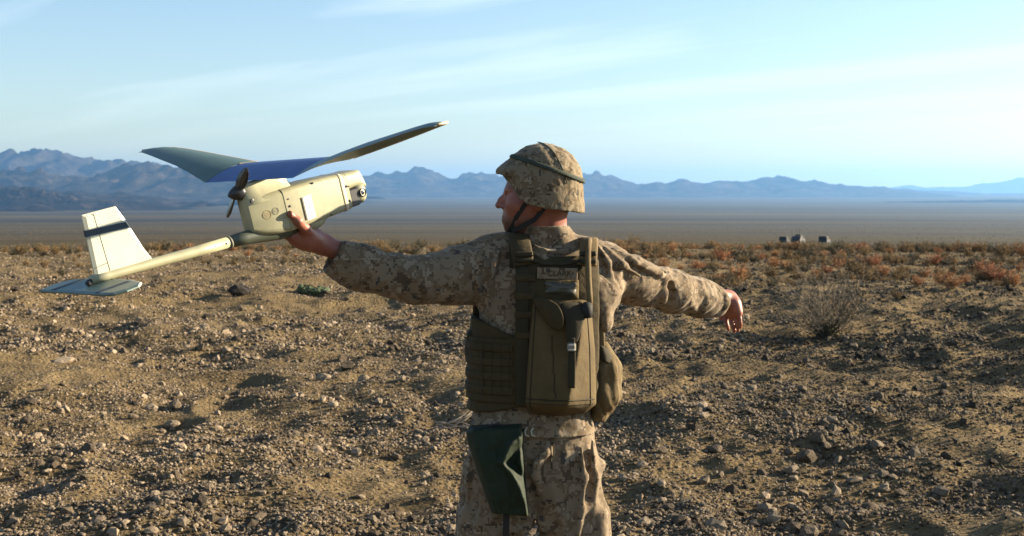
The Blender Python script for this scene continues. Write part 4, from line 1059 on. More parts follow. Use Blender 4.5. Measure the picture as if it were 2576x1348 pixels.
# long creases that wind round the sleeves
def limb_ridges(V, axis, rad, n, seed, r0=.006, r1=.011, k=.010, tr=(0, 1), lon=False):
    axis = [np.array(q) for q in axis]; seg = np.cumsum([0] + [np.linalg.norm(axis[i + 1] - axis[i]) for i in range(len(axis) - 1)]); seg /= seg[-1]
    r = random.Random(seed)
    def pt(t, th, o):
        t = min(max(t, 0), 1); c = np.array([np.interp(t, seg, [q[i] for q in axis]) for i in range(3)]); R_ = np.interp(t, seg, rad)
        i = min(np.searchsorted(seg, t, 'right'), len(axis) - 1); d = axis[i] - axis[i - 1]; d = d / np.linalg.norm(d)
        up = np.array([0, 0, 1.]) if abs(d[2]) < .8 else np.array([1., 0, 0]); e2 = up - d * (up @ d); e2 /= np.linalg.norm(e2); e1 = np.cross(d, e2); e1 = e1 if e1[1] < 0 else -e1
        return c + (e1 * math.cos(th) + e2 * math.sin(th)) * (R_ + o)
    for q in range(n):
        t0 = r.uniform(*tr); th0 = r.uniform(-1.6, 1.4); dt = r.uniform(.06, .26) * r.choice((-1, 1)); dth = r.uniform(.9, 2.1) * r.choice((-1, 1)); R0 = r.uniform(r0, r1)
        if lon: dt, dth = r.uniform(.12, .4) * r.choice((-1, 1)), r.uniform(.1, .7) * r.choice((-1, 1))
        pts = []; m = 7
        for j in range(m):
            w = j / (m - 1); pts.append(pt(t0 + dt * w, th0 + dth * (w - .5) + .2 * math.sin(w * 5 + q), -.0015 - R0 * .25))
        V.chain(pts, [R0 * (.25 + .75 * math.sin(math.pi * (j + .4) / (m - .2))) for j in range(m)], k)
axL = [LS, A(1140, 690, 3.955), A(1060, 704, 3.92), A(1010, 700, 3.915), A(905, 672, 3.885), A(856, 650, 3.870)]; rdL = [.066, .072, .063, .058, .060, .050]
axR = [RS, A(1590, 705, 4.10), A(1690, 732, 4.2), A(1760, 748, 4.30), A(1795, 757, 4.345)]; rdR = [.070, .066, .060, .056, .051]
limb_ridges(J, axL, rdL, 20, 5); limb_ridges(J, axR, rdR, 24, 9, .006, .012)
# the deep pinch inside the right elbow and the drag of cloth across the shoulders
J.chain([A(1650, 680, 4.105), A(1668, 696, 4.108), A(1682, 716, 4.112), A(1688, 738, 4.118), A(1684, 762, 4.128)], [.003, .010, .013, .012, .003], .008, True)
J.chain([A(1530, 668, 3.945), A(1552, 700, 3.935), A(1575, 738, 3.955)], [.003, .009, .004], .010, True)
for pts, r in (([(1505, 620, 3.97), (1530, 660, 3.945), (1540, 715, 3.935), (1520, 770, 3.93)], .009), ([(1525, 622, 3.975), (1565, 665, 3.97), (1610, 695, 4.01)], .009), ([(1545, 625, 3.985), (1600, 660, 4.00), (1660, 690, 4.07), (1700, 705, 4.13)], .010),
               ([(1225, 605, 3.945), (1205, 650, 3.915), (1200, 705, 3.905), (1215, 760, 3.895)], .009), ([(1262, 605, 3.925), (1245, 660, 3.90), (1235, 720, 3.885)], .008), ([(1335, 612, 3.925), (1370, 632, 3.905), (1420, 634, 3.905), (1455, 618, 3.925)], .008), ([(1330, 628, 3.912), (1368, 650, 3.893), (1425, 652, 3.893)], .007)):
    J.chain([A(*p) for p in pts], [r * .4] + [r] * (len(pts) - 2) + [r * .4], .011)
v, f = J.mesh(1); del J
n = normals(v, f)
dsp = limb_folds(v, n, LS, LE, .005, .055, .34, 1.3, .05, 1.25) + limb_folds(v, n, LE, A(815, 640, 3.862), .005, .05, .34, 4.1, -.2, 1.0) + limb_folds(v, n, RS, RE, .005, .06, .36, 7.7, -.15, 1.15) + limb_folds(v, n, RE, A(1822, 762, 4.385), .005, .05, .36, 2.9, -.1, 1.0)
tm = np.clip((.30 - np.abs(v[:, 0] - .08)) / .05, 0, 1) * np.clip((v[:, 2] - .9) / .05, 0, 1)
dsp = dsp + tm * .006 * fbm(v[:, 0] / .09, v[:, 1] / .09, v[:, 2] / .05, 3)
v = v + n * dsp[:, None]
jacket = pchild('jacket', mesh_np('jacket', v, f), M_camo)
# ---- trousers
T_ = Vol((-.26, 3.80, .06), (.40, 4.24, 1.06), .0046)
T_.column([(.74, .058, 4.0, .150, .105), (TZ(1200), .058, 4.0, .188, .128), (TZ(1120), .058, 4.0, .186, .126), (TZ(1060), .06, 4.0, .178, .118)], .03, 2.5)
T_.chain([A(1258, 1175, 4.0), A(1243, 1290, 4.0), A(1236, 1380, 4.0), np.array([-.062, 4.0, .50]), np.array([-.07, 4.03, .14])], [.090, .094, .096, .086, .072], .022)
T_.chain([A(1428, 1175, 4.0), A(1440, 1290, 4.0), A(1446, 1380, 4.0), np.array([.193, 4.0, .50]), np.array([.20, 4.03, .14])], [.092, .096, .098, .086, .072], .022)
T_.op(lambda X, Y, Z: np.abs(X - A(1345, 0, 4)[0]) - np.clip((TZ(1286) - Z) * .30, -.02, .028) + 0 * Y, (-.05, 3.75, .10), (.2, 4.3, TZ(1280)), .008, True)
T_.box(A(1172, 1345, 3.99), (.020, .07, .085), .018, .03); T_.box(A(1512, 1345, 3.99), (.018, .07, .085), .016, .03)
T_.chain([A(1340, 1170, 3.868), A(1345, 1290, 3.880)], [.005, .016], .02, True)
for pts, r in (([(1385, 1105, 3.878), (1372, 1140, 3.868), (1352, 1165, 3.862), (1346, 1195, 3.866), (1352, 1240, 3.878)], .008), 
               ([(1462, 1125, 3.885), (1470, 1200, 3.885), (1462, 1280, 3.895), (1450, 1350, 3.90)], .013), ([(1490, 1110, 3.91), (1494, 1200, 3.92), (1490, 1290, 3.93)], .010), ([(1395, 1250, 3.888), (1416, 1300, 3.888), (1424, 1360, 3.895)], .010), ([(1208, 1290, 3.905), (1200, 1320, 3.90), (1198, 1370, 3.905)], .009), ([(1232, 1296, 3.895), (1228, 1370, 3.898)], .008), ([(1290, 1300, 3.895), (1306, 1330, 3.893), (1318, 1370, 3.905)], .009), ([(1180, 1150, 3.93), (1176, 1210, 3.93), (1172, 1280, 3.93)], .010)):
    T_.chain([A(*p) for p in pts], [r * .3] + [r * .8] * (len(pts) - 2) + [r * .3], .020)
axT = [[A(1258, 1175, 4.0), A(1243, 1290, 4.0), A(1236, 1380, 4.0), np.array([-.062, 4.0, .50])], [A(1428, 1175, 4.0), A(1440, 1290, 4.0), A(1446, 1380, 4.0), np.array([.193, 4.0, .50])]]
for q, ax in enumerate(axT):
    limb_ridges(T_, ax, [.100, .096, .098, .086], 12, 21 + q, .006, .010, .018, (0, .7), True); limb_ridges(T_, ax, [.100, .096, .098, .086], 9, 31 + q, .005, .009, .014, (.1, .8))
v, f = T_.mesh(1); del T_; n = normals(v, f)
fold = (ridged(v[:, 0] / .085 + .35 * noise3(v[:, 0] / .3, v[:, 1] / .3, v[:, 2] / .3), v[:, 1] / .085, v[:, 2] / .55, 2, 2.1, .35) - .62) * .012 + .003 * fbm(v[:, 0] / .05, v[:, 1] / .05, v[:, 2] / .05, 2)
v = v + n * (fold * np.clip((TZ(1075) - v[:, 2]) / .1, .2, 1))[:, None]
trousers = pchild('trousers', mesh_np('trousers', v, f), M_camo)
mb = MB(); mb.tube([A(1385, 1112, 3.872), A(1388, 1180, 3.868)], .0022, 5); mb.tube([A(1392, 1112, 3.872), A(1393, 1150, 3.868)], .0022, 5); mb.build('seam', M_web).parent = trousers
bt = Vol((-.14, 3.93, -.01), (.28, 4.30, .24), .006)
for an in (ankL, ankR):
    bt.cone(an + (0, 0, .10), an, .058, .056, .02); bt.chain([an + (0, -.02, -.035), an + (0, .10, -.04), an + (0, .17, -.05)], [.052, .052, .042], .02); bt.op(lambda X, Y, Z: Z + 0 * X + 0 * Y, (-.2, 3.9, -.2), (.3, 4.4, .3), .002, True) if False else None
bt.F[:, :, :] = np.maximum(bt.F, -bt.ax[2][None, None, :] + .0)
v, f = bt.mesh(1)
for nm, sel in (('boot', v[:, 0] < .06), ('boot', v[:, 0] >= .06)):
    ff = f[sel[f].all(1)]; used, inv = np.unique(ff, return_inverse=True); pchild(nm, mesh_np(nm, v[used], inv.reshape(-1, 4)), M_boot)
# ---- helmet
hcx, hcz = at(1365, 455, 4.0).x, at(1365, 455, 4.0).z; hcy = 4.0
def helm_fn(off=0.0):
    def fn(X, Y, Z):
        x, y, z = X - hcx, Y - hcy, Z - hcz
        up = z > 0
        a = .118 + off; b = .108 + off; c = .110 + off
        fl = np.where(up, 0, -z * .06)                              # flare
        k0 = np.sqrt((x / (a + fl)) ** 2 + (y / (b + fl)) ** 2 + np.where(up, z / c, 0) ** 2)
        return (k0 - 1) * .112
    return fn
def helm_low(X, Z):
    x = X - hcx; z = Z - hcz
    lb = np.interp(x, [-.16, -.118, -.088, -.066, -.045, -.02, .03, .115, .16], [.022, .020, -.022, -.050, -.066, -.074, -.083, -.093, -.095])
    return lb - z
H_ = Vol((hcx - .17, hcy - .15, hcz - .13), (hcx + .16, hcy + .15, hcz + .14), .003)
h1 = helm_fn(0.0); h0 = helm_fn(-.016)
sl, X, Y, Z = H_.sub(H_.lo, H_.lo + H_.n * H_.h)
H_.F[:] = h1(X, Y, Z)
H_.ell(A(1285, 432, 4.0), (.042, .075, .022), .03)
H_.F[:] = np.maximum(H_.F, helm_low(X, Z) + 0 * Y); H_.F[:] = np.maximum(H_.F, -np.maximum(h0(X, Y, Z), 0 * X - 1))
v, f = H_.mesh(1); n = normals(v, f)
v = v + n * (.0045 * (ridged(v[:, 0] / .055 + 3, v[:, 1] / .055, v[:, 2] / .075, 3) - .55) + .0025 * fbm(v[:, 0] / .02, v[:, 1] / .02, v[:, 2] / .02, 2))[:, None]
helmet = pchild('helmet', mesh_np('helmet', v, f), M_camo_h)
def helm_piece(name, fn, mat, off=.007, lowcut=False):
    V_ = Vol((hcx - .17, hcy - .15, hcz - .13), (hcx + .17, hcy + .15, hcz + .15), .0028); sl, X, Y, Z = V_.sub(V_.lo, V_.lo + V_.n * V_.h)
    V_.F[:] = np.maximum(np.maximum(helm_fn(off)(X, Y, Z), -helm_fn(off - .010)(X, Y, Z)), fn(X, Y, Z))
    if lowcut: V_.F[:] = np.maximum(V_.F, helm_low(X, Z) + 0 * Y)
    v, f = V_.mesh(2); o = link(name, mesh_np(name, v, f), mat); o.parent = helmet; o.matrix_parent_inverse = Matrix.Identity(4); o.matrix_parent_inverse = Matrix.Translation((0, 0, 0)); return o
# band: slants from high at the front to the back of the helmet
pa = A(1288, 392, 4.0); pb = A(1458, 452, 4.0); dv = pb - pa; nv = np.array([-dv[2], 0, dv[0]]); nv /= np.linalg.norm(nv); mid_ = (pa + pb) / 2
if nv[2] < 0: nv = -nv
band = helm_piece('helmet_band', lambda X, Y, Z: np.abs((X - mid_[0]) * nv[0] + (Z - mid_[2]) * nv[2] + 0 * Y) - .0062, M_darkstrap, .0065)
mb = MB(); mb.box(at(1452, 450, 3.955), (.016, .020, .014), Matrix.Rotation(math.radians(18), 3, 'Y'), .002); pb_ = mb.build('band_buckle', simple_mat('pale_green_tape', (0.45, 0.46, 0.30), .7)); pb_.parent = helmet
seam = []
for t in np.linspace(0, 1, 14):
    px = 1352 + 72 * t + 6 * math.sin(math.pi * t); py = 357 + 105 * t ** 1.7; x = (px - 1288) / FPX * 4 - hcx; z = TZ(py) - hcz
    q = 1 - (x / .1195) ** 2 - (max(z, 0) / .1115) ** 2
    seam.append((hcx + x, hcy - .1095 * math.sqrt(max(q, .0)), hcz + z))
mb = MB(); mb.tube(seam, .0017, 6); q_ = mb.build('cover_seam', M_darkstrap, None, True); q_.parent = helmet
# chin strap
st_pts = [(1322, 512, 3.930), (1300, 545, 3.945), (1288, 572, 3.962), (1279, 588, 3.985), (1278, 590, 4.01)]
st2 = [(1372, 520, 3.925), (1345, 552, 3.935), (1310, 572, 3.945), (1286, 580, 3.965)]
mb = MB()
for pts in (st_pts, st2):
    rings = []
    P5 = [Vector(A(*p)) for p in pts]
    for i, p in enumerate(P5):
        d = (P5[min(i + 1, len(P5) - 1)] - P5[max(i - 1, 0)]).normalized(); s_ = d.cross(Vector((0, -1, 0))).normalized() * .0065; o_ = Vector((0, -.0015, 0))
        rings.append([p - s_ - o_, p - s_ + o_, p + s_ + o_, p + s_ - o_])
    mb.loft(rings)
q_ = mb.build('chin_strap', M_blackc); q_.parent = helmet
# helmets pads / short hair above the ear and at the nape
V_ = Vol((hcx - .10, 3.90, hcz - .14), (hcx + .12, 4.10, hcz + .02), .004)
V_.ell(A(1372, 470, 4.0), (.094, .0785, .108), .01); V_.op(lambda X, Y, Z: (TZ(530) + (X - hcx) * .25) - Z + 0 * Y, (hcx - .1, 3.9, hcz - .2), (hcx + .12, 4.1, TZ(520)), .004, True) if False else None
sl, X, Y, Z = V_.sub(V_.lo, V_.lo + V_.n * V_.h); V_.F[:] = np.maximum(V_.F, np.maximum((A(1335, 0, 4)[0] - X) + 0 * Y + 0 * Z, (TZ(536) - Z) + 0 * X))
v, f = V_.mesh(2); hair = pchild('hair', mesh_np('hair', v, f), M_hair)
# ------------------------------------------------------------------ vest and what hangs on it
def sub_of(o, parent):
    o.parent = parent; o.matrix_parent_inverse = Matrix.Identity(4); return o
def torso_shell(name, off, thick, cond, mat, parent, h=.0045, lo=(-.20, 3.76, 1.06), hi=(.36, 4.22, 1.66), smooth=2, wr=.003, sd=0.):
    V_ = Vol(lo, hi, h); sl, X, Y, Z = V_.sub(V_.lo, V_.lo + V_.n * V_.h)
    rows = [r for r in torso_rows]
    a = column_fn(rows, 2.5, off, .01)(X, Y, Z); b = column_fn(rows, 2.5, off - thick, .01)(X, Y, Z)
    V_.F[:] = np.maximum(np.maximum(a, -b), cond(X, Y, Z))
    v, f = V_.mesh(smooth); n = normals(v, f)
    if wr: v = v + n * (wr * fbm(v[:, 0] / .07 + sd, v[:, 1] / .07, v[:, 2] / .05, 3))[:, None]
    me = mesh_np(name, v, f)
    o = link(name, me, mat)
    if parent is person: o.parent = person; o.matrix_parent_inverse = Matrix.Translation((-.06, -4.0, 0))
    else: sub_of(o, parent)
    return o
PX = lambda px: (px - 1288) / FPX * 4.0
def rect(x0, x1, z0, z1, ymax=9.0):
    return lambda X, Y, Z: np.maximum(np.maximum(np.maximum(x0 - X, X - x1) + 0 * Z, np.maximum(z0 - Z, Z - z1)) + 0 * Y, Y - ymax)
# carrier body: cummerbund all round
def cum(X, Y, Z):
    zt = np.interp(X, [PX(1180), PX(1215), PX(1300), PX(1310), PX(1490), PX(1500), PX(1520)], [TZ(790), TZ(800), TZ(838), TZ(640), TZ(640), TZ(840), TZ(830)])
    zt = np.where(Y < 4.03, zt, TZ(700))
    return np.maximum(TZ(1000) + .03 * np.sin((X - .05) * 7) - Z, Z - zt) + 0 * X
vest = torso_shell('vest', .024, .022, cum, M_coyote, person, wr=.004)
torso_shell('back_panel', .034, .012, rect(PX(1296), PX(1502), TZ(1004), TZ(648), 4.0), M_coyote, vest, sd=3.)
torso_shell('side_panel', .031, .009, rect(PX(1150), PX(1300), TZ(996), TZ(838), 4.02), M_coyote, vest, sd=5.)
for k, pyc in enumerate((862, 897, 932, 966)):
    torso_shell('webbing', .035, .006, rect(PX(1150), PX(1292), TZ(pyc + 11.5), TZ(pyc - 11.5), 4.0), M_coyote, vest, .0042, (-.20, 3.76, TZ(pyc + 30)), (.02, 4.05, TZ(pyc - 30)), 1, .0012, k)
for k, px in enumerate((1216, 1238, 1260, 1281)):
    torso_shell('stitching', .0365, .004, rect(PX(px - 1.6), PX(px + 1.6), TZ(978), TZ(850), 3.95), M_web, vest, .0030, (PX(px - 12), 3.82, TZ(985)), (PX(px + 12), 3.98, TZ(845)), 0, 0)
# vertical spine webbing left of the pouch
torso_shell('webbing', .039, .006, rect(PX(1297), PX(1330), TZ(1000), TZ(655), 3.95), M_web, vest, .0042, (PX(1285), 3.80, TZ(1010)), (PX(1342), 3.98, TZ(645)), 1, .001)
for pyc in (690, 735, 780, 830):
    torso_shell('webbing', .042, .006, rect(PX(1294), PX(1345), TZ(pyc + 9), TZ(pyc - 9), 3.95), M_coyote, vest, .0036, (PX(1285), 3.80, TZ(pyc + 20)), (PX(1355), 3.98, TZ(pyc - 20)), 1, 0)
# shoulder straps
def flat_strap(pts, hw, th, name, mat, parent, face=None):
    P = [Vector(A(*p)) for p in pts]; mb = MB(); rings = []
    # resample smoothly
    Q = []
    for i in range(len(P) - 1):
        p0, p1, p2, p3 = P[max(i - 1, 0)], P[i], P[i + 1], P[min(i + 2, len(P) - 1)]
        for t in np.linspace(0, 1, 6, endpoint=False):
            Q.append(.5 * ((2 * p1) + (-p0 + p2) * t + (2 * p0 - 5 * p1 + 4 * p2 - p3) * t * t + (-p0 + 3 * p1 - 3 * p2 + p3) * t ** 3))
    Q.append(P[-1])
    for i, p in enumerate(Q):
        d = (Q[min(i + 1, len(Q) - 1)] - Q[max(i - 1, 0)]).normalized(); s_ = (Vector((1, 0, 0)) - d * d.x).normalized(); o_ = d.cross(s_).normalized() * th
        w = s_ * hw
        rings.append([p - w - o_ * .6, p - w + o_ * .6, p - w * .8 + o_, p + w * .8 + o_, p + w + o_ * .6, p + w - o_ * .6, p + w * .8 - o_, p - w * .8 - o_])
    mb.loft(rings); o = mb.build(name, mat, None, True); sub_of(o, parent) if parent is not person else setattr(o, 'parent', person)
    return o
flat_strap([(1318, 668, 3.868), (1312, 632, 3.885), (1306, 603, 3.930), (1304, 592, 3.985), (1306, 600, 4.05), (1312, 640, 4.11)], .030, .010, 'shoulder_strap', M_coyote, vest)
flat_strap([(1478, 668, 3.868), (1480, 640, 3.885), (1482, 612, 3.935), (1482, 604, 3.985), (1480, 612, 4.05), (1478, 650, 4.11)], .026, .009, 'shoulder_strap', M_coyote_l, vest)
flat_strap([(1289, 690, 3.905), (1288, 640, 3.915), (1287, 606, 3.945), (1287, 596, 3.99)], .008, .004, 'adjuster_strap', M_web, vest)
for pyc in (628, 650):
    flat_strap([(1296, pyc, 3.872), (1318, pyc + 3, 3.866), (1340, pyc + 5, 3.874)], .008, .008, 'strap_keeper', M_web, vest) if False else None
mb = MB(); mb.box(at(1318, 640, 3.866), (.052, .012, .014), Matrix.Rotation(math.radians(-30), 3, 'X'), .003); mb.box(at(1318, 655, 3.858), (.052, .010, .010), Matrix.Rotation(math.radians(-15), 3, 'X'), .003); sub_of(mb.build('strap_keeper', M_web), vest)
mb = MB(); mb.box(at(1480, 638, 3.868), (.046, .010, .014), Matrix.Rotation(math.radians(-30), 3, 'X'), .003); mb.box(at(1480, 658, 3.857), (.046, .010, .012), None, .003); sub_of(mb.build('strap_keeper', M_web), vest)
# upper back jacket folds show between the straps; a carry handle below them
flat_strap([(1338, 655, 3.862), (1372, 664, 3.853), (1420, 664, 3.853), (1462, 655, 3.862)], .004, .004, 'drag_handle', M_web, vest)
# name strip and clear window pocket
Rn = Matrix.Rotation(math.radians(1.5), 3, 'Y')
mb = MB(); mb.box(at(1402, 688, 3.850), (.114, .004, .033), Rn, .0015); strip = sub_of(mb.build('name_tape', M_camo), vest)
ft = bpy.data.curves.new('name_text', 'FONT'); ft.body = 'CLARK'; ft.size = .022; ft.align_x = 'CENTER'; ft.align_y = 'CENTER'; ft.extrude = .0006
to = bpy.data.objects.new('name_text', ft); col.objects.link(to); to.rotation_euler = (math.radians(90), 0, 0); to.location = at(1408, 688, 3.8472); to.data.materials.append(M_web); to.parent = strip
def bent_panel(px0, px1, py0, py1, y, bulge, name, mat, parent, n=10, wr=.002, sd=0., th=.004):
    """a slightly bulging rectangular piece"""
    v = []; xs = np.linspace(px0, px1, n); zs = np.linspace(py0, py1, n)
    for j, py in enumerate(zs):
        for i, px in enumerate(xs):
            u, w = i / (n - 1) * 2 - 1, j / (n - 1) * 2 - 1
            v.append(A(px, py, y - bulge * (1 - u * u) * (1 - w * w) + wr * float(noise3(u * 2 + sd, w * 2, sd))))
    nb = len(v); v += [p + np.array([0, th, 0]) for p in v]
    f = []
    for j in range(n - 1):
        for i in range(n - 1):
            a = j * n + i; f.append((a, a + n, a + n + 1, a + 1)); f.append((a + nb, a + 1 + nb, a + n + 1 + nb, a + n + nb))
    rim = [i for i in range(n)] + [j * n + n - 1 for j in range(1, n)] + [(n - 1) * n + i for i in range(n - 2, -1, -1)] + [j * n for j in range(n - 2, 0, -1)]
    for k in range(len(rim)): a, b = rim[k], rim[(k + 1) % len(rim)]; f.append((a, b, b + nb, a + nb))
    o = link(name, mesh_py(name, v, f, True), mat); return sub_of(o, parent) if parent is not person else o
M_plastic = simple_mat('clear_plastic_window', (0.05, 0.045, 0.03), 0.32, 0.25, 30, spec=0.4)
bent_panel(1364, 1456, 704, 752, 3.852, .010, 'window_frame', M_coyote_l, vest)
bent_panel(1370, 1450, 709, 746, 3.8475, .012, 'window_pocket', M_plastic, vest, wr=.007, sd=2.2)
# hydration pouch: a soft wedge with a ridge running from upper right to lower middle
pouch_grid = {}
def pouch_mesh():
    nu, nv = 40, 56; v = []
    for j in range(nv):
        t = j / (nv - 1)
        xl = np.interp(t, [0, .08, .4, .92, 1], [1345, 1336, 1328, 1318, 1332]); xr = np.interp(t, [0, .08, .45, .92, 1], [1476, 1488, 1497, 1500, 1470])
        for i in range(nu):
            u = i / (nu - 1); px = xl + (xr - xl) * u
            rg = np.interp(t, [0, .1, .5, .9, 1], [.90, .86, .74, .60, .58])
            dl = (u / rg) ** .5 if u < rg else ((1 - u) / (1 - rg)) ** .82
            prof = min(1, (t / .07)) ** .5 * min(1, ((1 - t) / .08)) ** .5
            base = np.interp(t, [0, .25, .85, 1], [.045, .075, .105, .09])
            flat_l = .60 + .40 * (u / rg if u < rg else 1)
            d = base * prof * (min(1, u / .05) ** .5 * flat_l if u < rg else dl)
            py = 746 + (t) * (1040 - 746) + 6 * math.sin(u * math.pi) * t + 14 * (u - .5) * (1 - t)
            w = .010 * float(fbm(px / 55., py / 120. + 4, 1.7, 3)) * prof * min(1, 6 * u, 6 * (1 - u)) 
            v.append(A(px, py, 3.868 - d + w))
    nb = len(v); f = []
    for j in range(nv - 1):
        for i in range(nu - 1):
            a = j * nu + i; f.append((a, a + nu, a + nu + 1, a + 1))
    rim = [i for i in range(nu)] + [j * nu + nu - 1 for j in range(1, nv)] + [(nv - 1) * nu + i for i in range(nu - 2, -1, -1)] + [j * nu for j in range(nv - 2, 0, -1)]
    v += [np.array([v[r][0], 3.875, v[r][2]]) for r in rim]
    for k in range(len(rim)): f.append((rim[k], rim[(k + 1) % len(rim)], nb + (k + 1) % len(rim), nb + k))
    f.append(tuple(range(nb + len(rim) - 1, nb - 1, -1)))
    pouch_grid.update(v=v, nu=nu, nv=nv)
    return mesh_py('hydration_pouch', v, f, True)
pouch = sub_of(link('hydration_pouch', pouch_mesh(), M_pouch), vest)
def pouch_line(ij, r, name, mat):
    g = pouch_grid; mb = MB(); mb.tube([np.array(g['v'][j * g['nu'] + i]) + np.array([0, -.0012, 0]) for i, j in ij], r, 5); sub_of(mb.build(name, mat, None, True), vest)
pouch_line([(i, 48) for i in range(1, 39)], .0018, 'seam', M_web); pouch_line([(i, 50) for i in range(1, 39)], .0010, 'seam', M_web)
pouch_line([(3, j) for j in range(4, 54)], .0016, 'seam', M_web); pouch_line([(36, j) for j in range(4, 52)], .0016, 'seam', M_web)
pouch_line([(12 + j // 9, j) for j in range(18, 48)], .0012, 'seam', M_web)
def sheet(pts, th, name, mat, parent, smooth=True):
    """a thin curved sheet from rows of points (px, py, y)"""
    R_ = [[Vector(A(*p)) for p in row] for row in pts]; n = len(R_[0]); v = [p for r in R_ for p in r]; f = []
    for j in range(len(R_) - 1):
        for i in range(n - 1): a = j * n + i; f.append((a, a + n, a + n + 1, a + 1))
    me = mesh_py(name, v, f, smooth); o = link(name, me, mat)
    md = o.modifiers.new('sub', 'SUBSURF'); md.levels = 2; md.render_levels = 2
    ms = o.modifiers.new('solid', 'SOLIDIFY'); ms.thickness = th; ms.offset = 0
    if parent is not None: sub_of(o, parent)
    return o
sheet([[(1336, 748, 3.832), (1356, 747, 3.815), (1380, 752, 3.800), (1404, 766, 3.790)], [(1346, 768, 3.815), (1368, 772, 3.795), (1394, 778, 3.780), (1416, 786, 3.775)], [(1362, 792, 3.805), (1382, 797, 3.785), (1404, 804, 3.770), (1419, 808, 3.770)], [(1384, 822, 3.795), (1394, 828, 3.783), (1404, 832, 3.775), (1412, 834, 3.775)]], .005, 'pouch_flap', M_coyote, vest)
sheet([[(1402, 764, 3.795), (1425, 762, 3.800), (1448, 760, 3.810), (1474, 764, 3.83)], [(1420, 790, 3.785), (1436, 785, 3.785), (1456, 785, 3.790), (1474, 785, 3.80)], [(1424, 830, 3.778), (1436, 828, 3.776), (1450, 828, 3.776), (1462, 826, 3.782)], [(1428, 862, 3.770), (1436, 862, 3.768), (1446, 862, 3.768), (1454, 860, 3.772)]], .005, 'pouch_lid', M_web, vest)
flat_strap([(1437, 850, 3.766), (1438, 890, 3.760), (1438, 930, 3.757), (1437, 976, 3.757)], .0105, .003, 'pouch_strap', M_web, vest)
mb = MB(); mb.box(at(1438, 873, 3.754), (.024, .010, .026), None, .004); bk = sub_of(mb.build('buckle', simple_mat('grey_buckle', (0.16, 0.15, 0.12), .4)), vest)
mb = MB(); mb.box(at(1438, 868, 3.748), (.018, .004, .004), None, .001); mb.box(at(1438, 880, 3.748), (.018, .004, .004), None, .001); sub_of(mb.build('buckle_bar', simple_mat('worn_buckle_bar', (0.42, 0.40, 0.34), .35)), vest)
# drinking tube
mb = MB(); mb.tube([A(1484, 604, 3.955), A(1481, 612, 3.90), A(1479, 640, 3.858), A(1480, 690, 3.842), A(1483, 740, 3.832), A(1484, 772, 3.822)], [.0085] * 6, 10); sub_of(mb.build('drink_tube', M_coyote_l, None, True), vest)
mb = MB(); mb.tube([A(1478, 764, 3.815), A(1476, 778, 3.806), A(1479, 800, 3.802)], [.013, .017, .012], 10); sub_of(mb.build('tube_cap', M_blackc, None, True), vest)
# side pouches
def blob(name, parts, lo, hi, mat, parent, fold=None, h=.004):
    V_ = Vol(lo, hi, h)
    for q in parts: q(V_)
    v, f = V_.mesh(2); n = normals(v, f)
    if fold is not None: v = v + n * fold(v)[:, None]
    o = link(name, mesh_np(name, v, f), mat); return sub_of(o, parent)
sp_fold = lambda v: .014 * (ridged(v[:, 0] / .045 + v[:, 2] * 2.5, v[:, 1] / .045, v[:, 2] / .22, 2) - .6) * np.clip((TZ(880) - v[:, 2]) / .04, 0, 1)
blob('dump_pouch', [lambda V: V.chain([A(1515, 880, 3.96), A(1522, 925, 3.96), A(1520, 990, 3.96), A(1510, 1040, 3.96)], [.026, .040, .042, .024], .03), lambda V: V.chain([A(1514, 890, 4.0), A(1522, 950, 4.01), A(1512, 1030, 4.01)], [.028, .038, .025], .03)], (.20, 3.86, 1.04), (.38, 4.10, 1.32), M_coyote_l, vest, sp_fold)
sheet([[(1500, 866, 3.925), (1514, 868, 3.915), (1530, 882, 3.93)], [(1506, 884, 3.918), (1520, 890, 3.908), (1540, 900, 3.93)], [(1512, 905, 3.915), (1524, 912, 3.908), (1538, 918, 3.928)]], .005, 'pouch_flap', M_web, vest)
blob('utility_pouch', [lambda V: V.box(A(1190, 870, 3.99), (.018, .045, .050), .014, .01), lambda V: V.ell(A(1188, 880, 3.99), (.022, .04, .035), .015)], (-.19, 3.9, 1.18), (-.06, 4.1, 1.36), M_web, vest)
blob('utility_pouch', [lambda V: V.box(A(1193, 985, 3.97), (.016, .035, .020), .012, .01)], (-.16, 3.9, 1.06), (-.06, 4.05, 1.2), M_blackc, vest)
flat_strap([(1506, 770, 3.93), (1512, 850, 3.925), (1513, 940, 3.925), (1506, 1045, 3.93)], .010, .004, 'side_strap', M_coyote_l, vest)
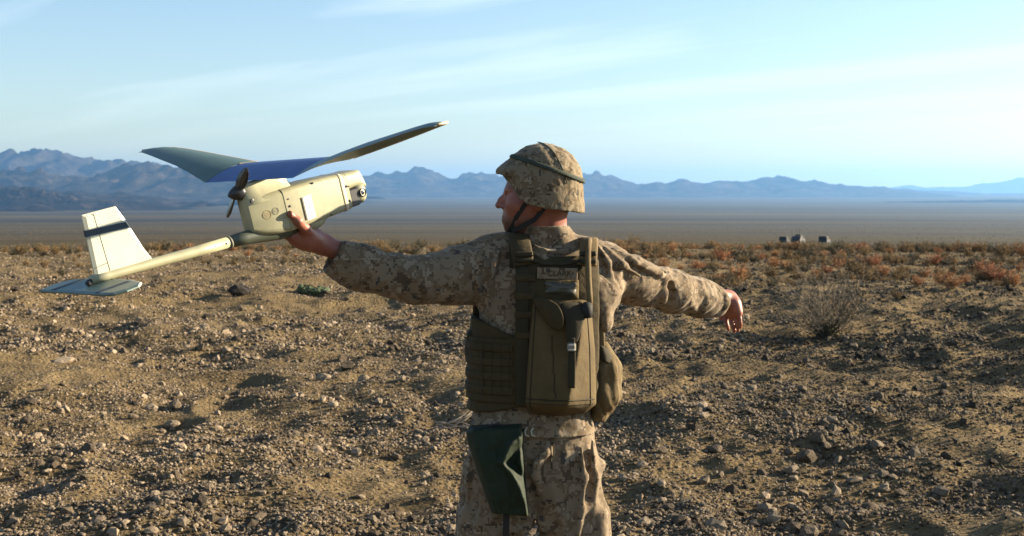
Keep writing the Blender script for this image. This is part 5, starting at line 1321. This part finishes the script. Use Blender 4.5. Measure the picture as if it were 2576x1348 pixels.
# ---- green bag on the left hip
def bag_mesh():
    nu, nv = 44, 60; v = []
    for j in range(nv):
        t = j / (nv - 1)
        xl = np.interp(t, [0, .06, .14, .35, .6, 1], [1182, 1172, 1174, 1188, 1206, 1238]); xr = np.interp(t, [0, .1, .35, .7, 1], [1312, 1316, 1318, 1324, 1331])
        for i in range(nu):
            u = i / (nu - 1); px = xl + (xr - xl) * u
            py = 1066 + t * (1299 - 1066) + 8 * (1 - u) * (1 - t) + (-8 * (1 - u)) * t
            e = min(1, u / .12, (1 - u) / .06) ** .5; prof = e * min(1, t / .05) ** .5
            d = (.045 + .015 * math.sin(math.pi * t)) * prof
            # one sharp crease on the right, bellied on the left
            cx = np.interp(t, [0, .2, .42, .62, 1], [.98, .80, .55, .80, 1.0]); cr2 = abs(u - cx)
            d += .020 * math.exp(-(cr2 / .09) ** 2) * min(1, max(0, (t - .1) / .1)) * e
            d -= .022 * math.exp(-((u - min(1.05, cx + .20)) / .10) ** 2) * min(1, max(0, (t - .15) / .1)) * (1 if t < .75 else (1 - t) / .25)
            d += (.012 * float(fbm(u * 4 + t, t * 3.5, .7, 3)) + .006 * (float(ridged(np.array(u * 5.), np.array(t * 2.2), 3.1, 2)) - .6)) * prof
            v.append(A(px, py, 3.868 - max(d, 0.0)))
    nb = len(v); f = []
    for j in range(nv - 1):
        for i in range(nu - 1): a = j * nu + i; f.append((a, a + nu, a + nu + 1, a + 1))
    rim = [i for i in range(nu)] + [j * nu + nu - 1 for j in range(1, nv)] + [(nv - 1) * nu + i for i in range(nu - 2, -1, -1)] + [j * nu for j in range(nv - 2, 0, -1)]
    v += [np.array([v[r][0], 3.895, v[r][2]]) for r in rim]
    for k in range(len(rim)): f.append((rim[k], rim[(k + 1) % len(rim)], nb + (k + 1) % len(rim), nb + k))
    f.append(tuple(range(nb + len(rim) - 1, nb - 1, -1)))
    return mesh_py('hip_bag', v, f, True)
hip_bag = link('hip_bag', bag_mesh(), M_green); hip_bag.parent = person; hip_bag.matrix_parent_inverse = Matrix.Translation((-.06, -4.0, 0)); hip_bag['label'] = 'dark green cloth bag hanging at the left hip'
flat_strap([(1274, 1292, 3.845), (1273, 1330, 3.85), (1272, 1390, 3.86)], .009, .002, 'bag_strap', M_blackc, hip_bag)
mb = MB()
for dx in (0, 16): mb.tube([A(1326 + dx, 1076, 3.865), A(1320 + dx, 1084, 3.862), A(1322 + dx, 1094, 3.862), A(1330 + dx, 1098, 3.864)], .0022, 6)
sub_of(mb.build('hook', M_pale, None, True), hip_bag)
mb = MB(); mb.tube([A(1180, 1080, 3.87), A(1250, 1068, 3.845), A(1320, 1082, 3.868)], .004, 6); sub_of(mb.build('drawcord', M_blackc, None, True), hip_bag)
# ------------------------------------------------------------------ gear and a dark rock on the ground left of the soldier
x, y = ground_hit(788, 738); z = float(land(x, y))
V_ = Vol((-.34, -.22, -.06), (.34, .22, .24), .009)
V_.ell((-.02, 0, .04), (.25, .13, .075), .02); V_.ell((-.20, .0, .07), (.07, .10, .08), .04); V_.ell((.17, .02, .05), (.11, .10, .05), .03); V_.chain([(-.12, 0, .12), (0, .03, .10), (.14, .02, .10)], [.03, .02, .03], .03); V_.ell((.02, -.04, .14), (.08, .05, .05), .03, None, True)
v, f = V_.mesh(1); n = normals(v, f); v = v + n * (.03 * fbm(v[:, 0] / .09, v[:, 1] / .09, v[:, 2] / .06, 3))[:, None]
pk = empty('pack', (x, y, z)); tag(pk, 'crumpled dark green pack dropped on the gravel beyond the raised arm', 'pack')
link('bag', mesh_np('bag', v, f), cloth_mat('olive_pack_cloth', (0.055, 0.075, 0.035), .7, .6), pk)
mb = MB(); mb.tube([(-.2, -.10, .06), (-.12, -.15, .13), (-.02, -.16, .15), (.08, -.14, .11)], .012, 6); mb.build('strap', M_coyote_l, pk, True)
x, y = ground_hit(606, 742); rk = link('rock', rock_mesh('rock', 133, 2, .62, .5), rock_mat('black_stone', (0.02, 0.018, 0.015), (0.03, 0.026, 0.022), (0.04, 0.034, 0.028)))
rk.location = (x, y, float(land(x, y)) + .04); rk.scale = (.46, .3, .42); rk.rotation_euler = (0, .1, .3); tag(rk, 'black pointed rock with a yellow green tuft beside it, under the tail boom', 'rock')
